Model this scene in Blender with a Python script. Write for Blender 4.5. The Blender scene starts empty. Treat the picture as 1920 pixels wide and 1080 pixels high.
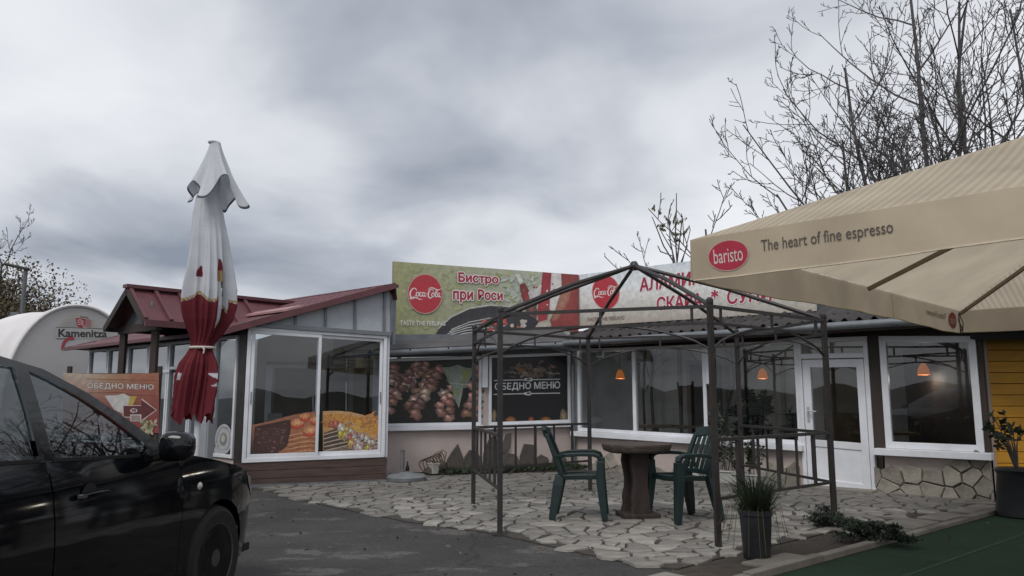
import bpy, bmesh, math, random
from mathutils import Vector, Matrix
from mathutils.geometry import delaunay_2d_cdt
random.seed(7)
V = Vector
SC = bpy.context.scene
COL = SC.collection

# ------------------------------------------------------------------ camera
CAM_H, FPX, HORIZON = 1.30, 1440.0, 742.0
PITCH = math.atan((HORIZON-540)/FPX)
cd = bpy.data.cameras.new('camera'); cam = bpy.data.objects.new('camera', cd); COL.objects.link(cam)
cd.sensor_width = 36; cd.lens = 27.0; cd.clip_start = 0.05; cd.clip_end = 2000
cam.location = (0, 0, CAM_H); cam.rotation_euler = (math.pi/2+PITCH, 0, 0)
SC.camera = cam

# ------------------------------------------------------------------ sky, sun, exposure
SUN_EL, SUN_AZ = math.radians(52), math.radians(205)      # behind the viewer, a little to the left
w = bpy.data.worlds.new('World'); SC.world = w; w.use_nodes = True
nt = w.node_tree; nt.nodes.clear(); N = nt.nodes.new; L = nt.links.new
out = N('ShaderNodeOutputWorld')
sky = N('ShaderNodeTexSky'); sky.sky_type = 'NISHITA'; sky.sun_disc = False
sky.sun_elevation = SUN_EL; sky.sun_rotation = SUN_AZ; sky.dust_density = 3
bg1 = N('ShaderNodeBackground'); bg1.inputs['Strength'].default_value = 0.07
L(sky.outputs['Color'], bg1.inputs['Color'])
tc = N('ShaderNodeTexCoord'); sep = N('ShaderNodeSeparateXYZ'); L(tc.outputs['Generated'], sep.inputs[0])
def mth(op, a, b=None, clamp=False):
    n = N('ShaderNodeMath'); n.operation = op; n.use_clamp = clamp
    for i, v in enumerate((a, b)):
        if v is None: continue
        if isinstance(v, (int, float)): n.inputs[i].default_value = v
        else: L(v, n.inputs[i])
    return n.outputs[0]
zz = mth('ADD', mth('ABSOLUTE', sep.outputs['Z']), 0.17)
cu = mth('DIVIDE', sep.outputs['X'], zz); cv = mth('DIVIDE', sep.outputs['Y'], zz)
cmb = N('ShaderNodeCombineXYZ'); L(cu, cmb.inputs[0]); L(cv, cmb.inputs[1])
def cloud_noise(scale, loc, sx, sy, detail, dist, rot=0):
    mp = N('ShaderNodeMapping'); mp.inputs['Location'].default_value = loc
    mp.inputs['Scale'].default_value = (sx, sy, 1); mp.inputs['Rotation'].default_value = (0, 0, rot)
    L(cmb.outputs[0], mp.inputs[0])
    n = N('ShaderNodeTexNoise'); n.inputs['Scale'].default_value = scale; n.inputs['Detail'].default_value = detail
    n.inputs['Roughness'].default_value = 0.5; n.inputs['Distortion'].default_value = dist
    L(mp.outputs[0], n.inputs['Vector']); return n.outputs['Fac']
n1 = cloud_noise(0.62, (12.4, 7.7, 0), 1.0, 0.85, 2.5, 0.2, 0.5)
n2 = cloud_noise(1.9, (0.4, 5.2, 0), 1.0, 0.8, 4.0, 0.25, 0.4)
dens = mth('ADD', mth('MULTIPLY', n1, 0.68), mth("MULTIPLY", n2, 0.32))
cr = N('ShaderNodeValToRGB'); L(dens, cr.inputs[0])
e = cr.color_ramp.elements
e[0].position = 0.32; e[0].color = (0.20, 0.225, 0.275, 1)
e[1].position = 0.63; e[1].color = (0.71, 0.72, 0.745, 1)
x = e.new(0.42); x.color = (0.355, 0.378, 0.425, 1); x = e.new(0.50); x.color = (0.54, 0.558, 0.592, 1)
bg2 = N('ShaderNodeBackground'); bg2.inputs['Strength'].default_value = 1.0
L(cr.outputs[0], bg2.inputs['Color'])
mx = N('ShaderNodeMixShader'); mx.inputs[0].default_value = 0.92
L(bg1.outputs[0], mx.inputs[1]); L(bg2.outputs[0], mx.inputs[2]); L(mx.outputs[0], out.inputs['Surface'])
sd = bpy.data.lights.new('sun', 'SUN'); sd.energy = 1.25; sd.angle = math.radians(30); sd.color = (1.0, 0.97, 0.93)
sun = bpy.data.objects.new('sun', sd); COL.objects.link(sun)
sdir = V((math.sin(SUN_AZ)*math.cos(SUN_EL), math.cos(SUN_AZ)*math.cos(SUN_EL), math.sin(SUN_EL)))
sun.rotation_euler = sdir.to_track_quat('Z', 'Y').to_euler()
SC.view_settings.view_transform = 'Standard'; SC.view_settings.look = 'None'
SC.view_settings.exposure = 0.44; SC.view_settings.gamma = 1.0
SC.cycles.max_bounces = 6; SC.cycles.transparent_max_bounces = 12
SC.cycles.caustics_reflective = False; SC.cycles.caustics_refractive = False

# ------------------------------------------------------------------ helpers: where things stand
CP, SP = math.cos(PITCH), math.sin(PITCH)
def ray(px, py):
    a = (px-960)/FPX; b = (540-py)/FPX
    return V((a, CP-b*SP, SP+b*CP))
EYE = V((0, 0, CAM_H))
def G(px, py, z=0.0):
    d = ray(px, py); return EYE + d*((z-CAM_H)/d.z)
def AtY(px, py, Y):
    d = ray(px, py); return EYE + d*(Y/d.y)
class Plane:                                   # an upright plane of the place: origin on the ground, along u, normal towards the forecourt
    def __init__(s, p0, p1, off=0.0):
        s.u = V((p1.x-p0.x, p1.y-p0.y, 0)).normalized(); s.n = V((s.u.y, -s.u.x, 0))
        s.o = V((p0.x, p0.y, 0)) + s.n*off
    def pt(s, u, z, off=0.0): return s.o + s.u*u + V((0, 0, z)) + s.n*off
    def hit(s, px, py, off=0.0):
        d = ray(px, py); o = s.o + s.n*off
        return EYE + d*((o-EYE).dot(s.n)/d.dot(s.n))
    def uz(s, px, py, off=0.0):
        h = s.hit(px, py, off); return ((h-s.o).dot(s.u), h.z)
    def shifted(s, off):
        q = Plane.__new__(Plane); q.u = s.u.copy(); q.n = s.n.copy(); q.o = s.o + s.n*off; return q

# ------------------------------------------------------------------ helpers: objects
def tag(o, label=None, cat=None, group=None, kind=None):
    if label: o['label'] = label
    if cat: o['category'] = cat
    if group: o['group'] = group
    if kind: o['kind'] = kind
    return o
def thing(name, label, cat, loc=(0, 0, 0), rz=0.0, group=None):
    o = bpy.data.objects.new(name, None); COL.objects.link(o); o.empty_display_size = 0.2
    o.location = loc; o.rotation_euler = (0, 0, rz)
    return tag(o, label, cat, group)
def root_of(o):
    while o.parent: o = o.parent
    return o
def copy_tree(o, parent=None):
    c = o.copy(); COL.objects.link(c)
    if parent: c.parent = parent
    for ch in list(o.children): copy_tree(ch, c)
    return c
class MB:
    def __init__(s): s.v = []; s.f = []; s.c = []; s.m = []; s.mi = 0; s.col = None
    def add(s, vs, fs, cols=None):
        b = len(s.v); s.v += [V(p) for p in vs]
        for f in fs: s.f.append([i+b for i in f]); s.m.append(s.mi)
        if cols is None: cols = [s.col or (1, 1, 1)]*len(vs)
        s.c += cols; return s
    def box(s, c, size, R=None):
        hx, hy, hz = size[0]/2, size[1]/2, size[2]/2; c = V(c)
        vs = [V((x, y, z)) for x in (-hx, hx) for y in (-hy, hy) for z in (-hz, hz)]
        if R is not None: vs = [R @ p for p in vs]
        return s.add([c+p for p in vs], [(0,1,3,2),(4,6,7,5),(0,4,5,1),(2,3,7,6),(0,2,6,4),(1,5,7,3)])
    def beam(s, a, b, wd, th=None, side=None):     # square bar between two points
        a, b = V(a), V(b); t = (b-a).normalized(); th = th or wd
        if side is None: side = t.cross(V((0, 0, 1)))
        if side.length < 1e-3: side = V((1, 0, 0))
        side = side.normalized(); up = side.cross(t).normalized()
        vs = [p + side*(sx*wd/2) + up*(sz*th/2) for p in (a, b) for sx, sz in ((-1,-1),(1,-1),(1,1),(-1,1))]
        return s.add(vs, [(3,2,1,0),(4,5,6,7),(0,1,5,4),(1,2,6,5),(2,3,7,6),(3,0,4,7)])
    def tube(s, pts, rad, n=8, caps=True):
        pts = [V(p) for p in pts]
        if not isinstance(rad, (list, tuple)): rad = [rad]*len(pts)
        vs = []; ref = None
        for i, p in enumerate(pts):
            t = (pts[min(i+1, len(pts)-1)]-pts[max(i-1, 0)]).normalized()
            if ref is None:
                ref = t.cross(V((0, 0, 1)))
                if ref.length < 1e-3: ref = V((1, 0, 0))
            ref = (ref - t*ref.dot(t))
            if ref.length < 1e-5: ref = t.orthogonal()
            ref.normalize(); q = t.cross(ref)
            for k in range(n):
                a = 2*math.pi*k/n; vs.append(p + (ref*math.cos(a)+q*math.sin(a))*rad[i])
        fs = [(i*n+k, i*n+(k+1) % n, (i+1)*n+(k+1) % n, (i+1)*n+k) for i in range(len(pts)-1) for k in range(n)]
        if caps: fs += [tuple(range(n-1, -1, -1)), tuple((len(pts)-1)*n+k for k in range(n))]
        return s.add(vs, fs)
    def sweep(s, pts, ws, ths, side):              # flat strip with width along `side` and thickness across
        pts = [V(p) for p in pts]; side = V(side).normalized(); vs = []
        for i, p in enumerate(pts):
            t = (pts[min(i+1, len(pts)-1)]-pts[max(i-1, 0)]).normalized()
            up = side.cross(t).normalized()
            wd = ws[i] if isinstance(ws, (list, tuple)) else ws; th = ths[i] if isinstance(ths, (list, tuple)) else ths
            for a, b in ((-1,-1),(1,-1),(1,1),(-1,1)): vs.append(p + side*(a*wd/2) + up*(b*th/2))
        n = 4
        fs = [(i*n+k, i*n+(k+1) % n, (i+1)*n+(k+1) % n, (i+1)*n+k) for i in range(len(pts)-1) for k in range(n)]
        fs += [(3,2,1,0), tuple((len(pts)-1)*n+k for k in range(n))]
        return s.add(vs, fs)
    def lathe(s, prof, c=(0, 0, 0), n=24, axis='z', sx=1.0, sy=1.0):
        c = V(c); vs = []
        for r, h in prof:
            for k in range(n):
                a = 2*math.pi*k/n; x, y = r*math.cos(a)*sx, r*math.sin(a)*sy
                vs.append(c + (V((x, y, h)) if axis == 'z' else V((x, h, y)) if axis == 'y' else V((h, x, y))))
        fs = [(i*n+k, i*n+(k+1) % n, (i+1)*n+(k+1) % n, (i+1)*n+k) for i in range(len(prof)-1) for k in range(n)]
        fs += [tuple(range(n-1, -1, -1)), tuple((len(prof)-1)*n+k for k in range(n))]
        return s.add(vs, fs)
    def grid(s, fn, nu, nv, cfn=None, wrap=False):
        vs, cs = [], []
        for i in range(nu+1):
            for j in range(nv+1):
                vs.append(fn(i/nu, j/nv)); cs.append(cfn(i/nu, j/nv) if cfn else (s.col or (1, 1, 1)))
        k = nv+1
        return s.add(vs, [(i*k+j, (i+1)*k+j, (i+1)*k+j+1, i*k+j+1) for i in range(nu) for j in range(nv)], cs)
    def prism(s, pl, pts, o0, o1):                 # polygon in a plane (u, z), from offset o0 to o1
        n = len(pts)
        vs = [pl.pt(u, z, o0) for u, z in pts] + [pl.pt(u, z, o1) for u, z in pts]
        fs = [tuple(range(n)), tuple(range(2*n-1, n-1, -1))] + [(i, i+n, (i+1) % n+n, (i+1) % n) for i in range(n)]
        return s.add(vs, fs)
    def rect(s, pl, u0, u1, z0, z1, o0, o1): return s.prism(pl, [(u0, z0), (u1, z0), (u1, z1), (u0, z1)], o0, o1)
    def slab(s, poly, z0, z1):
        n = len(poly); vs = [V((p[0], p[1], z0)) for p in poly] + [V((p[0], p[1], z1)) for p in poly]
        fs = [tuple(range(n-1, -1, -1)), tuple(range(n, 2*n))] + [(i, (i+1) % n, (i+1) % n+n, i+n) for i in range(n)]
        return s.add(vs, fs)
    def build(s, name, mat, parent=None, world=True, smooth=False, bevel=0, loc=None, fix=True, colors=False, angle=40):
        me = bpy.data.meshes.new(name)
        off = V((0, 0, 0))
        if parent is not None and world: off = root_of(parent).location
        if loc is not None: off = V(loc)
        me.from_pydata([tuple(p-off) for p in s.v], [], s.f)
        for m in (mat if isinstance(mat, (list, tuple)) else [mat]): me.materials.append(m)
        if isinstance(mat, (list, tuple)): me.polygons.foreach_set('material_index', s.m)
        if colors:
            ca = me.color_attributes.new('Col', 'FLOAT_COLOR', 'POINT')
            ca.data.foreach_set('color', [x for c in s.c for x in (c[0], c[1], c[2], 1.0)])
        if fix:
            bm = bmesh.new(); bm.from_mesh(me); bmesh.ops.recalc_face_normals(bm, faces=bm.faces); bm.to_mesh(me); bm.free()
        if smooth:
            me.polygons.foreach_set('use_smooth', [True]*len(me.polygons))
            if angle: me.set_sharp_from_angle(angle=math.radians(angle))
        me.update()
        o = bpy.data.objects.new(name, me); COL.objects.link(o)
        if loc is not None: o.location = V(loc) - (root_of(parent).location if parent is not None and world else V((0,0,0)))
        if parent is not None: o.parent = parent
        if bevel:
            b = o.modifiers.new('bevel', 'BEVEL'); b.width = bevel; b.segments = 2; b.limit_method = 'ANGLE'; b.angle_limit = math.radians(35)
        return o

# ------------------------------------------------------------------ helpers: materials
MATS = {}
def mat(name, col, rough=0.6, var=0.18, scale=6.0, bump=0.15, bscale=60.0, metal=0.0, col2=None, ior=1.5, coat=0.0, stretch=(1, 1, 1), rnd=0.0, coord='Object', spec=0.5, detail=6, rv=(0.1, 0.12)):
    if name in MATS: return MATS[name]
    m = bpy.data.materials.new(name); m.use_nodes = True; t = m.node_tree; b = t.nodes['Principled BSDF']
    b.inputs['Roughness'].default_value = rough; b.inputs['Metallic'].default_value = metal; b.inputs['IOR'].default_value = ior
    b.inputs['Coat Weight'].default_value = coat; b.inputs['Specular IOR Level'].default_value = spec
    tc = t.nodes.new('ShaderNodeTexCoord'); mp = t.nodes.new('ShaderNodeMapping'); mp.inputs['Scale'].default_value = stretch
    t.links.new(tc.outputs[coord], mp.inputs[0])
    n = t.nodes.new('ShaderNodeTexNoise'); n.inputs['Scale'].default_value = scale; n.inputs['Detail'].default_value = detail; n.inputs['Roughness'].default_value = 0.6
    t.links.new(mp.outputs[0], n.inputs['Vector'])
    r = t.nodes.new('ShaderNodeValToRGB'); t.links.new(n.outputs['Fac'], r.inputs[0])
    c2 = col2 or tuple(c*(1+var) for c in col); c1 = col if col2 else tuple(c*(1-var) for c in col)
    r.color_ramp.elements[0].position = 0.3; r.color_ramp.elements[1].position = 0.7
    r.color_ramp.elements[0].color = (*c1, 1); r.color_ramp.elements[1].color = (*c2, 1)
    last = r.outputs[0]
    if rnd:
        oi = t.nodes.new('ShaderNodeObjectInfo'); hs = t.nodes.new('ShaderNodeHueSaturation')
        mr = t.nodes.new('ShaderNodeMapRange'); mr.inputs['To Min'].default_value = 1-rnd; mr.inputs['To Max'].default_value = 1+rnd
        t.links.new(oi.outputs['Random'], mr.inputs[0]); t.links.new(mr.outputs[0], hs.inputs['Value']); t.links.new(last, hs.inputs['Color']); last = hs.outputs[0]
    t.links.new(last, b.inputs['Base Color'])
    rr = t.nodes.new('ShaderNodeMapRange'); rr.inputs['To Min'].default_value = max(0.02, rough-rv[0]); rr.inputs['To Max'].default_value = min(1, rough+rv[1])
    t.links.new(n.outputs['Fac'], rr.inputs[0]); t.links.new(rr.outputs[0], b.inputs['Roughness'])
    if bump:
        n2 = t.nodes.new('ShaderNodeTexNoise'); n2.inputs['Scale'].default_value = bscale; n2.inputs['Detail'].default_value = 4
        t.links.new(mp.outputs[0], n2.inputs['Vector'])
        bp = t.nodes.new('ShaderNodeBump'); bp.inputs['Strength'].default_value = bump; bp.inputs['Distance'].default_value = 0.02
        t.links.new(n2.outputs['Fac'], bp.inputs['Height']); t.links.new(bp.outputs[0], b.inputs['Normal'])
    MATS[name] = m; return m
def print_mat(name, rough=0.5, var=0.25, scale=25, translucent=0.0, stripes=None, emit=None):   # colours come from the mesh's own colour layer
    m = bpy.data.materials.new(name); m.use_nodes = True; t = m.node_tree; b = t.nodes['Principled BSDF']
    b.inputs['Roughness'].default_value = rough
    a = t.nodes.new('ShaderNodeAttribute'); a.attribute_name = 'Col'
    tc = t.nodes.new('ShaderNodeTexCoord'); n = t.nodes.new('ShaderNodeTexNoise'); n.inputs['Scale'].default_value = scale; n.inputs['Detail'].default_value = 5
    t.links.new(tc.outputs['Object'], n.inputs['Vector'])
    mr = t.nodes.new('ShaderNodeMapRange'); mr.inputs[1].default_value = 0.3; mr.inputs[2].default_value = 0.7
    mr.inputs['To Min'].default_value = 1-var; mr.inputs['To Max'].default_value = 1+var; t.links.new(n.outputs['Fac'], mr.inputs[0])
    hs = t.nodes.new('ShaderNodeHueSaturation'); t.links.new(a.outputs['Color'], hs.inputs['Color'])
    last = mr.outputs[0]
    if stripes:
        wv = t.nodes.new('ShaderNodeTexWave'); wv.bands_direction = stripes[0]; wv.inputs['Scale'].default_value = stripes[1]
        t.links.new(tc.outputs['Object'], wv.inputs['Vector'])
        m2 = t.nodes.new('ShaderNodeMapRange'); m2.inputs['To Min'].default_value = stripes[2]; m2.inputs['To Max'].default_value = 1.06; t.links.new(wv.outputs['Fac'], m2.inputs[0])
        mm = t.nodes.new('ShaderNodeMath'); mm.operation = 'MULTIPLY'; t.links.new(last, mm.inputs[0]); t.links.new(m2.outputs[0], mm.inputs[1]); last = mm.outputs[0]
    t.links.new(last, hs.inputs['Value']); t.links.new(hs.outputs[0], b.inputs['Base Color'])
    if translucent:
        tr = t.nodes.new('ShaderNodeBsdfTranslucent'); t.links.new(hs.outputs[0], tr.inputs['Color'])
        ms = t.nodes.new('ShaderNodeMixShader'); ms.inputs[0].default_value = translucent
        t.links.new(b.outputs[0], ms.inputs[1]); t.links.new(tr.outputs[0], ms.inputs[2])
        t.links.new(ms.outputs[0], t.nodes['Material Output'].inputs['Surface'])
    MATS[name] = m; return m
def glass_mat(name, tint=(0.8, 0.85, 0.86), rough=0.0, base=0.1):     # thin pane: reflects by angle, lets the rest through tinted
    m = bpy.data.materials.new(name); m.use_nodes = True; t = m.node_tree; t.nodes.clear()
    o = t.nodes.new('ShaderNodeOutputMaterial'); g = t.nodes.new('ShaderNodeBsdfGlossy'); tr = t.nodes.new('ShaderNodeBsdfTransparent')
    g.inputs['Roughness'].default_value = rough; g.inputs['Color'].default_value = (0.95, 0.97, 1, 1); tr.inputs['Color'].default_value = (*tint, 1)
    lw = t.nodes.new('ShaderNodeLayerWeight'); pw = t.nodes.new('ShaderNodeMath'); pw.operation = 'POWER'; pw.inputs[1].default_value = 4.0
    t.links.new(lw.outputs['Facing'], pw.inputs[0])
    ad = t.nodes.new('ShaderNodeMath'); ad.operation = 'MULTIPLY_ADD'; ad.inputs[1].default_value = 0.85; ad.inputs[2].default_value = base; ad.use_clamp = True
    tc = t.nodes.new('ShaderNodeTexCoord'); n = t.nodes.new('ShaderNodeTexNoise'); n.inputs['Scale'].default_value = 0.9
    bp = t.nodes.new('ShaderNodeBump'); bp.inputs['Strength'].default_value = 0.03; bp.inputs['Distance'].default_value = 0.05
    t.links.new(tc.outputs['Object'], n.inputs['Vector']); t.links.new(n.outputs['Fac'], bp.inputs['Height']); t.links.new(bp.outputs[0], g.inputs['Normal'])
    mx = t.nodes.new('ShaderNodeMixShader'); t.links.new(pw.outputs[0], ad.inputs[0]); t.links.new(ad.outputs[0], mx.inputs[0])
    t.links.new(tr.outputs[0], mx.inputs[1]); t.links.new(g.outputs[0], mx.inputs[2]); t.links.new(mx.outputs[0], o.inputs['Surface'])
    MATS[name] = m; return m

PVC = mat('white_pvc', (0.70, 0.72, 0.76), 0.38, 0.12, 2.2, 0.03, 30)
PLASTER = mat('pink_plaster', (0.40, 0.335, 0.31), 0.9, 0.12, 1.6, 0.3, 45, col2=(0.53, 0.455, 0.43), detail=10)
BROWN = mat('dark_brown_wood', (0.035, 0.025, 0.021), 0.7, 0.35, 4, 0.25, 20, stretch=(1, 1, 0.2))
PANEL = mat('brown_laminate', (0.075, 0.047, 0.040), 0.6, 0.3, 3, 0.2, 25, stretch=(1, 1, 6))
RED = mat('red_metal_roof', (0.110, 0.036, 0.043), 0.5, 0.22, 5, 0.1, 30)
REDSOFT = mat('faded_red_flashing', (0.34, 0.19, 0.19), 0.6, 0.15, 4, 0.1, 30)
DARKROOF = mat('dark_roof_sheet', (0.040, 0.036, 0.037), 0.75, 0.4, 3, 0.3, 18)
GREYMETAL = mat('grey_zinc', (0.17, 0.185, 0.20), 0.45, 0.18, 5, 0.05, 30, metal=0.35)
DARKSTEEL = mat('black_painted_steel', (0.016, 0.017, 0.019), 0.5, 0.35, 7, 0.15, 50, col2=(0.036, 0.028, 0.024))
INTW = mat('interior_wall_paint', (0.55, 0.56, 0.56), 0.9, 0.25, 1.2, 0.05, 20)
INTD = mat('interior_dark', (0.040, 0.037, 0.034), 0.8, 0.3, 1.5, 0.05, 20)
INTO = mat('interior_ochre_panel', (0.13, 0.10, 0.06), 0.7, 0.35, 1.6, 0.05, 20)
GLASS = glass_mat('window_glass', (0.64, 0.69, 0.71), 0.0, 0.072)
GLASS2 = glass_mat('tinted_gable_glass', (0.45, 0.49, 0.50), 0.015, 0.20)
POLYC = mat('polycarbonate_sheet', (0.42, 0.45, 0.49), 0.28, 0.12, 1.5, 0.0)
PRINT = print_mat('printed_vinyl', 0.32, 0.2)
PRINTG = print_mat('printed_billboard', 0.42, 0.16, 14)
LETTER = print_mat('lettering', 0.5, 0.08, 20)
STONE = mat('flagstone', (0.155, 0.144, 0.130), 0.85, 0.3, 3.5, 0.6, 22, col2=(0.31, 0.295, 0.27), rnd=0.30, detail=9)
WALLSTONE = mat('wall_stone', (0.17, 0.155, 0.130), 0.9, 0.3, 5, 0.9, 14, col2=(0.33, 0.305, 0.26), rnd=0.28, detail=9)
DARKSTONE = mat('dark_wall_stone', (0.085, 0.075, 0.066), 0.9, 0.3, 6, 0.6, 18, rnd=0.25)
MORTAR = mat('brown_mortar', (0.050, 0.044, 0.038), 0.95, 0.35, 8, 0.6, 30)
CONCRETE = mat('weathered_concrete', (0.20, 0.185, 0.165), 0.9, 0.3, 3, 0.4, 25, rnd=0.12)
SOIL = mat('damp_soil', (0.045, 0.036, 0.028), 0.95, 0.4, 9, 0.9, 30)

# ------------------------------------------------------------------ helpers: lettering and flat print
def text_geo(body, bold=0.0, res=4):
    c = bpy.data.curves.new('t', 'FONT'); c.body = body; c.offset = bold; c.resolution_u = res
    o = bpy.data.objects.new('t', c); COL.objects.link(o); bpy.context.view_layer.update()
    me = bpy.data.meshes.new_from_object(o.evaluated_get(bpy.context.evaluated_depsgraph_get()))
    vs = [(v.co.x, v.co.y) for v in me.vertices]; fs = [tuple(p.vertices) for p in me.polygons]
    bpy.data.objects.remove(o); bpy.data.curves.remove(c); bpy.data.meshes.remove(me)
    return vs, fs
def text_on(mb, body, quad, col, bold=0.0, pos=None, ref=None, flip=1):
    """quad: function (s, t) -> point of the place, s along the line 0..1, t up 0..1; ref gives the box the letters are fitted to"""
    vs, fs = text_geo(body)
    bx = text_geo(ref, 0.0)[0] if ref else vs
    x0, x1 = min(p[0] for p in bx), max(p[0] for p in bx); y0, y1 = min(p[1] for p in bx), max(p[1] for p in bx)
    nc = 1 if bold < .004 else (5 if bold < .03 else 10)          # heavier strokes: the letters laid over themselves around a small ring
    nrm = (quad(1, 0)-quad(0, 0)).cross(quad(0, 1)-quad(0, 0)).normalized()
    for k in range(nc):
        dx, dy = (0, 0) if k == 0 else (bold*math.cos(2*math.pi*k/(nc-1)), bold*math.sin(2*math.pi*k/(nc-1)))
        mb.add([quad((x+dx-x0)/(x1-x0), (y+dy-y0)/(y1-y0))+nrm*(k*2.5e-5*flip) for x, y in vs], fs, [col]*len(vs))
def pxquad(pl, tl, tr, br, bl, off):              # four seen corners -> a patch of that plane
    a, b, c, d = [pl.uz(*p, off) for p in (tl, tr, br, bl)]
    def q(s, t):
        u = (d[0]*(1-s)+c[0]*s)*(1-t) + (a[0]*(1-s)+b[0]*s)*t; z = (d[1]*(1-s)+c[1]*s)*(1-t) + (a[1]*(1-s)+b[1]*s)*t
        return pl.pt(u, z, off)
    return q
class Print:                                       # a print built from flat coloured patches on one plane
    def __init__(s, pl, off, step=0.00007): s.pl = pl; s.off = off; s.mb = MB(); s.step = step
    def patch(s, pts, col, mid=None):
        s.off += s.step; n = len(pts)
        cx, cy = sum(p[0] for p in pts)/n, sum(p[1] for p in pts)/n
        if mid is None: s.mb.add([s.pl.hit(p[0], p[1], s.off) for p in pts], [tuple(range(n))], [col]*n)
        else: s.mb.add([s.pl.hit(p[0], p[1], s.off) for p in pts]+[s.pl.hit(cx, cy, s.off)], [(i, (i+1) % n, n) for i in range(n)], [col]*n+[mid])
    def blob(s, cx, cy, rx, ry, ang, col, mid=None, n=12, wob=0.18):
        ca, sa = math.cos(ang), math.sin(ang); pts = []
        for k in range(n):
            a = 2*math.pi*k/n; r = 1+random.uniform(-wob, wob); x, y = rx*r*math.cos(a), ry*r*math.sin(a)
            pts.append((cx+x*ca-y*sa, cy+x*sa+y*ca))
        s.patch(pts, col, mid)
    def line(s, pts, wd, col):
        for (x0, y0), (x1, y1) in zip(pts, pts[1:]):
            dx, dy = x1-x0, y1-y0; l = math.hypot(dx, dy) or 1; nx, ny = -dy/l*wd/2, dx/l*wd/2
            s.patch([(x0+nx, y0+ny), (x1+nx, y1+ny), (x1-nx, y1-ny), (x0-nx, y0-ny)], col)
    def text(s, body, tl, tr, br, bl, col, bold=0.0, ref=None):
        s.off += 0.0003; text_on(s.mb, body, pxquad(s.pl, tl, tr, br, bl, s.off), col, bold, ref=ref); s.off += 0.0003
def jit(c, k=0.2):
    f = 1+random.uniform(-k, k); return tuple(max(0, x*f*(1+random.uniform(-k/3, k/3))) for x in c)
# ================================================================== THE SETTING
A = G(447, 915); B = G(722, 903); L0 = G(722, 893); C = G(1075, 880); D = G(1860, 942)
FB = Plane(A, B); FL = Plane(L0, C); FR = Plane(C, D)
ULEN_FB = (B-A).length; ULEN_FL = (C-L0).length; ULEN_FR = (D-C).length
LWD = -FR.u; LWN = FR.n                                    # the left wing runs parallel to the right-hand front
def LWpt(t, f, z): return V((A.x, A.y, 0)) + LWD*t + LWN*f + V((0, 0, z))

# ---- ground sheet (asphalt)
ASPH = mat('asphalt', (0.040, 0.038, 0.037), 0.88, 0.3, 1.2, 0.5, 55)
t = ASPH.node_tree; b = t.nodes['Principled BSDF']; src = b.inputs['Base Color'].links[0].from_socket
tcn = t.nodes.new('ShaderNodeTexCoord'); mpn = t.nodes.new('ShaderNodeMapping'); mpn.inputs['Scale'].default_value = (0.8, 1.5, 1); mpn.inputs['Location'].default_value = (0.25, 0.1, 0)
nn = t.nodes.new('ShaderNodeTexNoise'); nn.inputs['Scale'].default_value = 1.35; nn.inputs['Detail'].default_value = 14; nn.inputs['Roughness'].default_value = 0.70
rp = t.nodes.new('ShaderNodeValToRGB'); rp.color_ramp.elements[0].position = 0.555; rp.color_ramp.elements[1].position = 0.60
mxn = t.nodes.new('ShaderNodeMix'); mxn.data_type = 'RGBA'; mxn.inputs[7].default_value = (0.088, 0.083, 0.079, 1)
t.links.new(tcn.outputs['Object'], mpn.inputs[0]); t.links.new(mpn.outputs[0], nn.inputs['Vector']); t.links.new(nn.outputs['Fac'], rp.inputs[0])
t.links.new(rp.outputs[0], mxn.inputs[0]); t.links.new(src, mxn.inputs[6]); 
vo = t.nodes.new('ShaderNodeTexVoronoi'); vo.inputs['Scale'].default_value = 95; t.links.new(tcn.outputs['Object'], vo.inputs['Vector'])
ms_ = t.nodes.new('ShaderNodeMapRange'); ms_.inputs['To Min'].default_value = 0.55; ms_.inputs['To Max'].default_value = 1.5; t.links.new(vo.outputs['Color'], ms_.inputs[0])
vm = t.nodes.new('ShaderNodeVectorMath'); vm.operation = 'SCALE'; t.links.new(mxn.outputs[2], vm.inputs[0]); t.links.new(ms_.outputs[0], vm.inputs['Scale'])
ck = t.nodes.new('ShaderNodeTexVoronoi'); ck.feature = 'DISTANCE_TO_EDGE'; ck.inputs['Scale'].default_value = 0.42
nw = t.nodes.new('ShaderNodeTexNoise'); nw.inputs['Scale'].default_value = 2.2; nw.inputs['Detail'].default_value = 6; t.links.new(tcn.outputs['Object'], nw.inputs['Vector'])
mw = t.nodes.new('ShaderNodeMix'); mw.data_type = 'VECTOR'; mw.inputs[0].default_value = 0.35; t.links.new(tcn.outputs['Object'], mw.inputs[4]); t.links.new(nw.outputs['Color'], mw.inputs[5]); t.links.new(mw.outputs[1], ck.inputs['Vector'])
cr2 = t.nodes.new('ShaderNodeMapRange'); cr2.inputs[1].default_value = 0.0; cr2.inputs[2].default_value = 0.006; cr2.inputs['To Min'].default_value = 0.45; t.links.new(ck.outputs['Distance'], cr2.inputs[0])
vm2 = t.nodes.new('ShaderNodeVectorMath'); vm2.operation = 'SCALE'; t.links.new(vm.outputs[0], vm2.inputs[0]); t.links.new(cr2.outputs[0], vm2.inputs['Scale'])
t.links.new(vm2.outputs[0], b.inputs['Base Color'])
m = MB(); m.add([(-400, -400, 0), (400, -400, 0), (400, 400, 0), (-400, 400, 0)], [(0, 1, 2, 3)])
tag(m.build('ground', ASPH), kind='structure')

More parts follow.
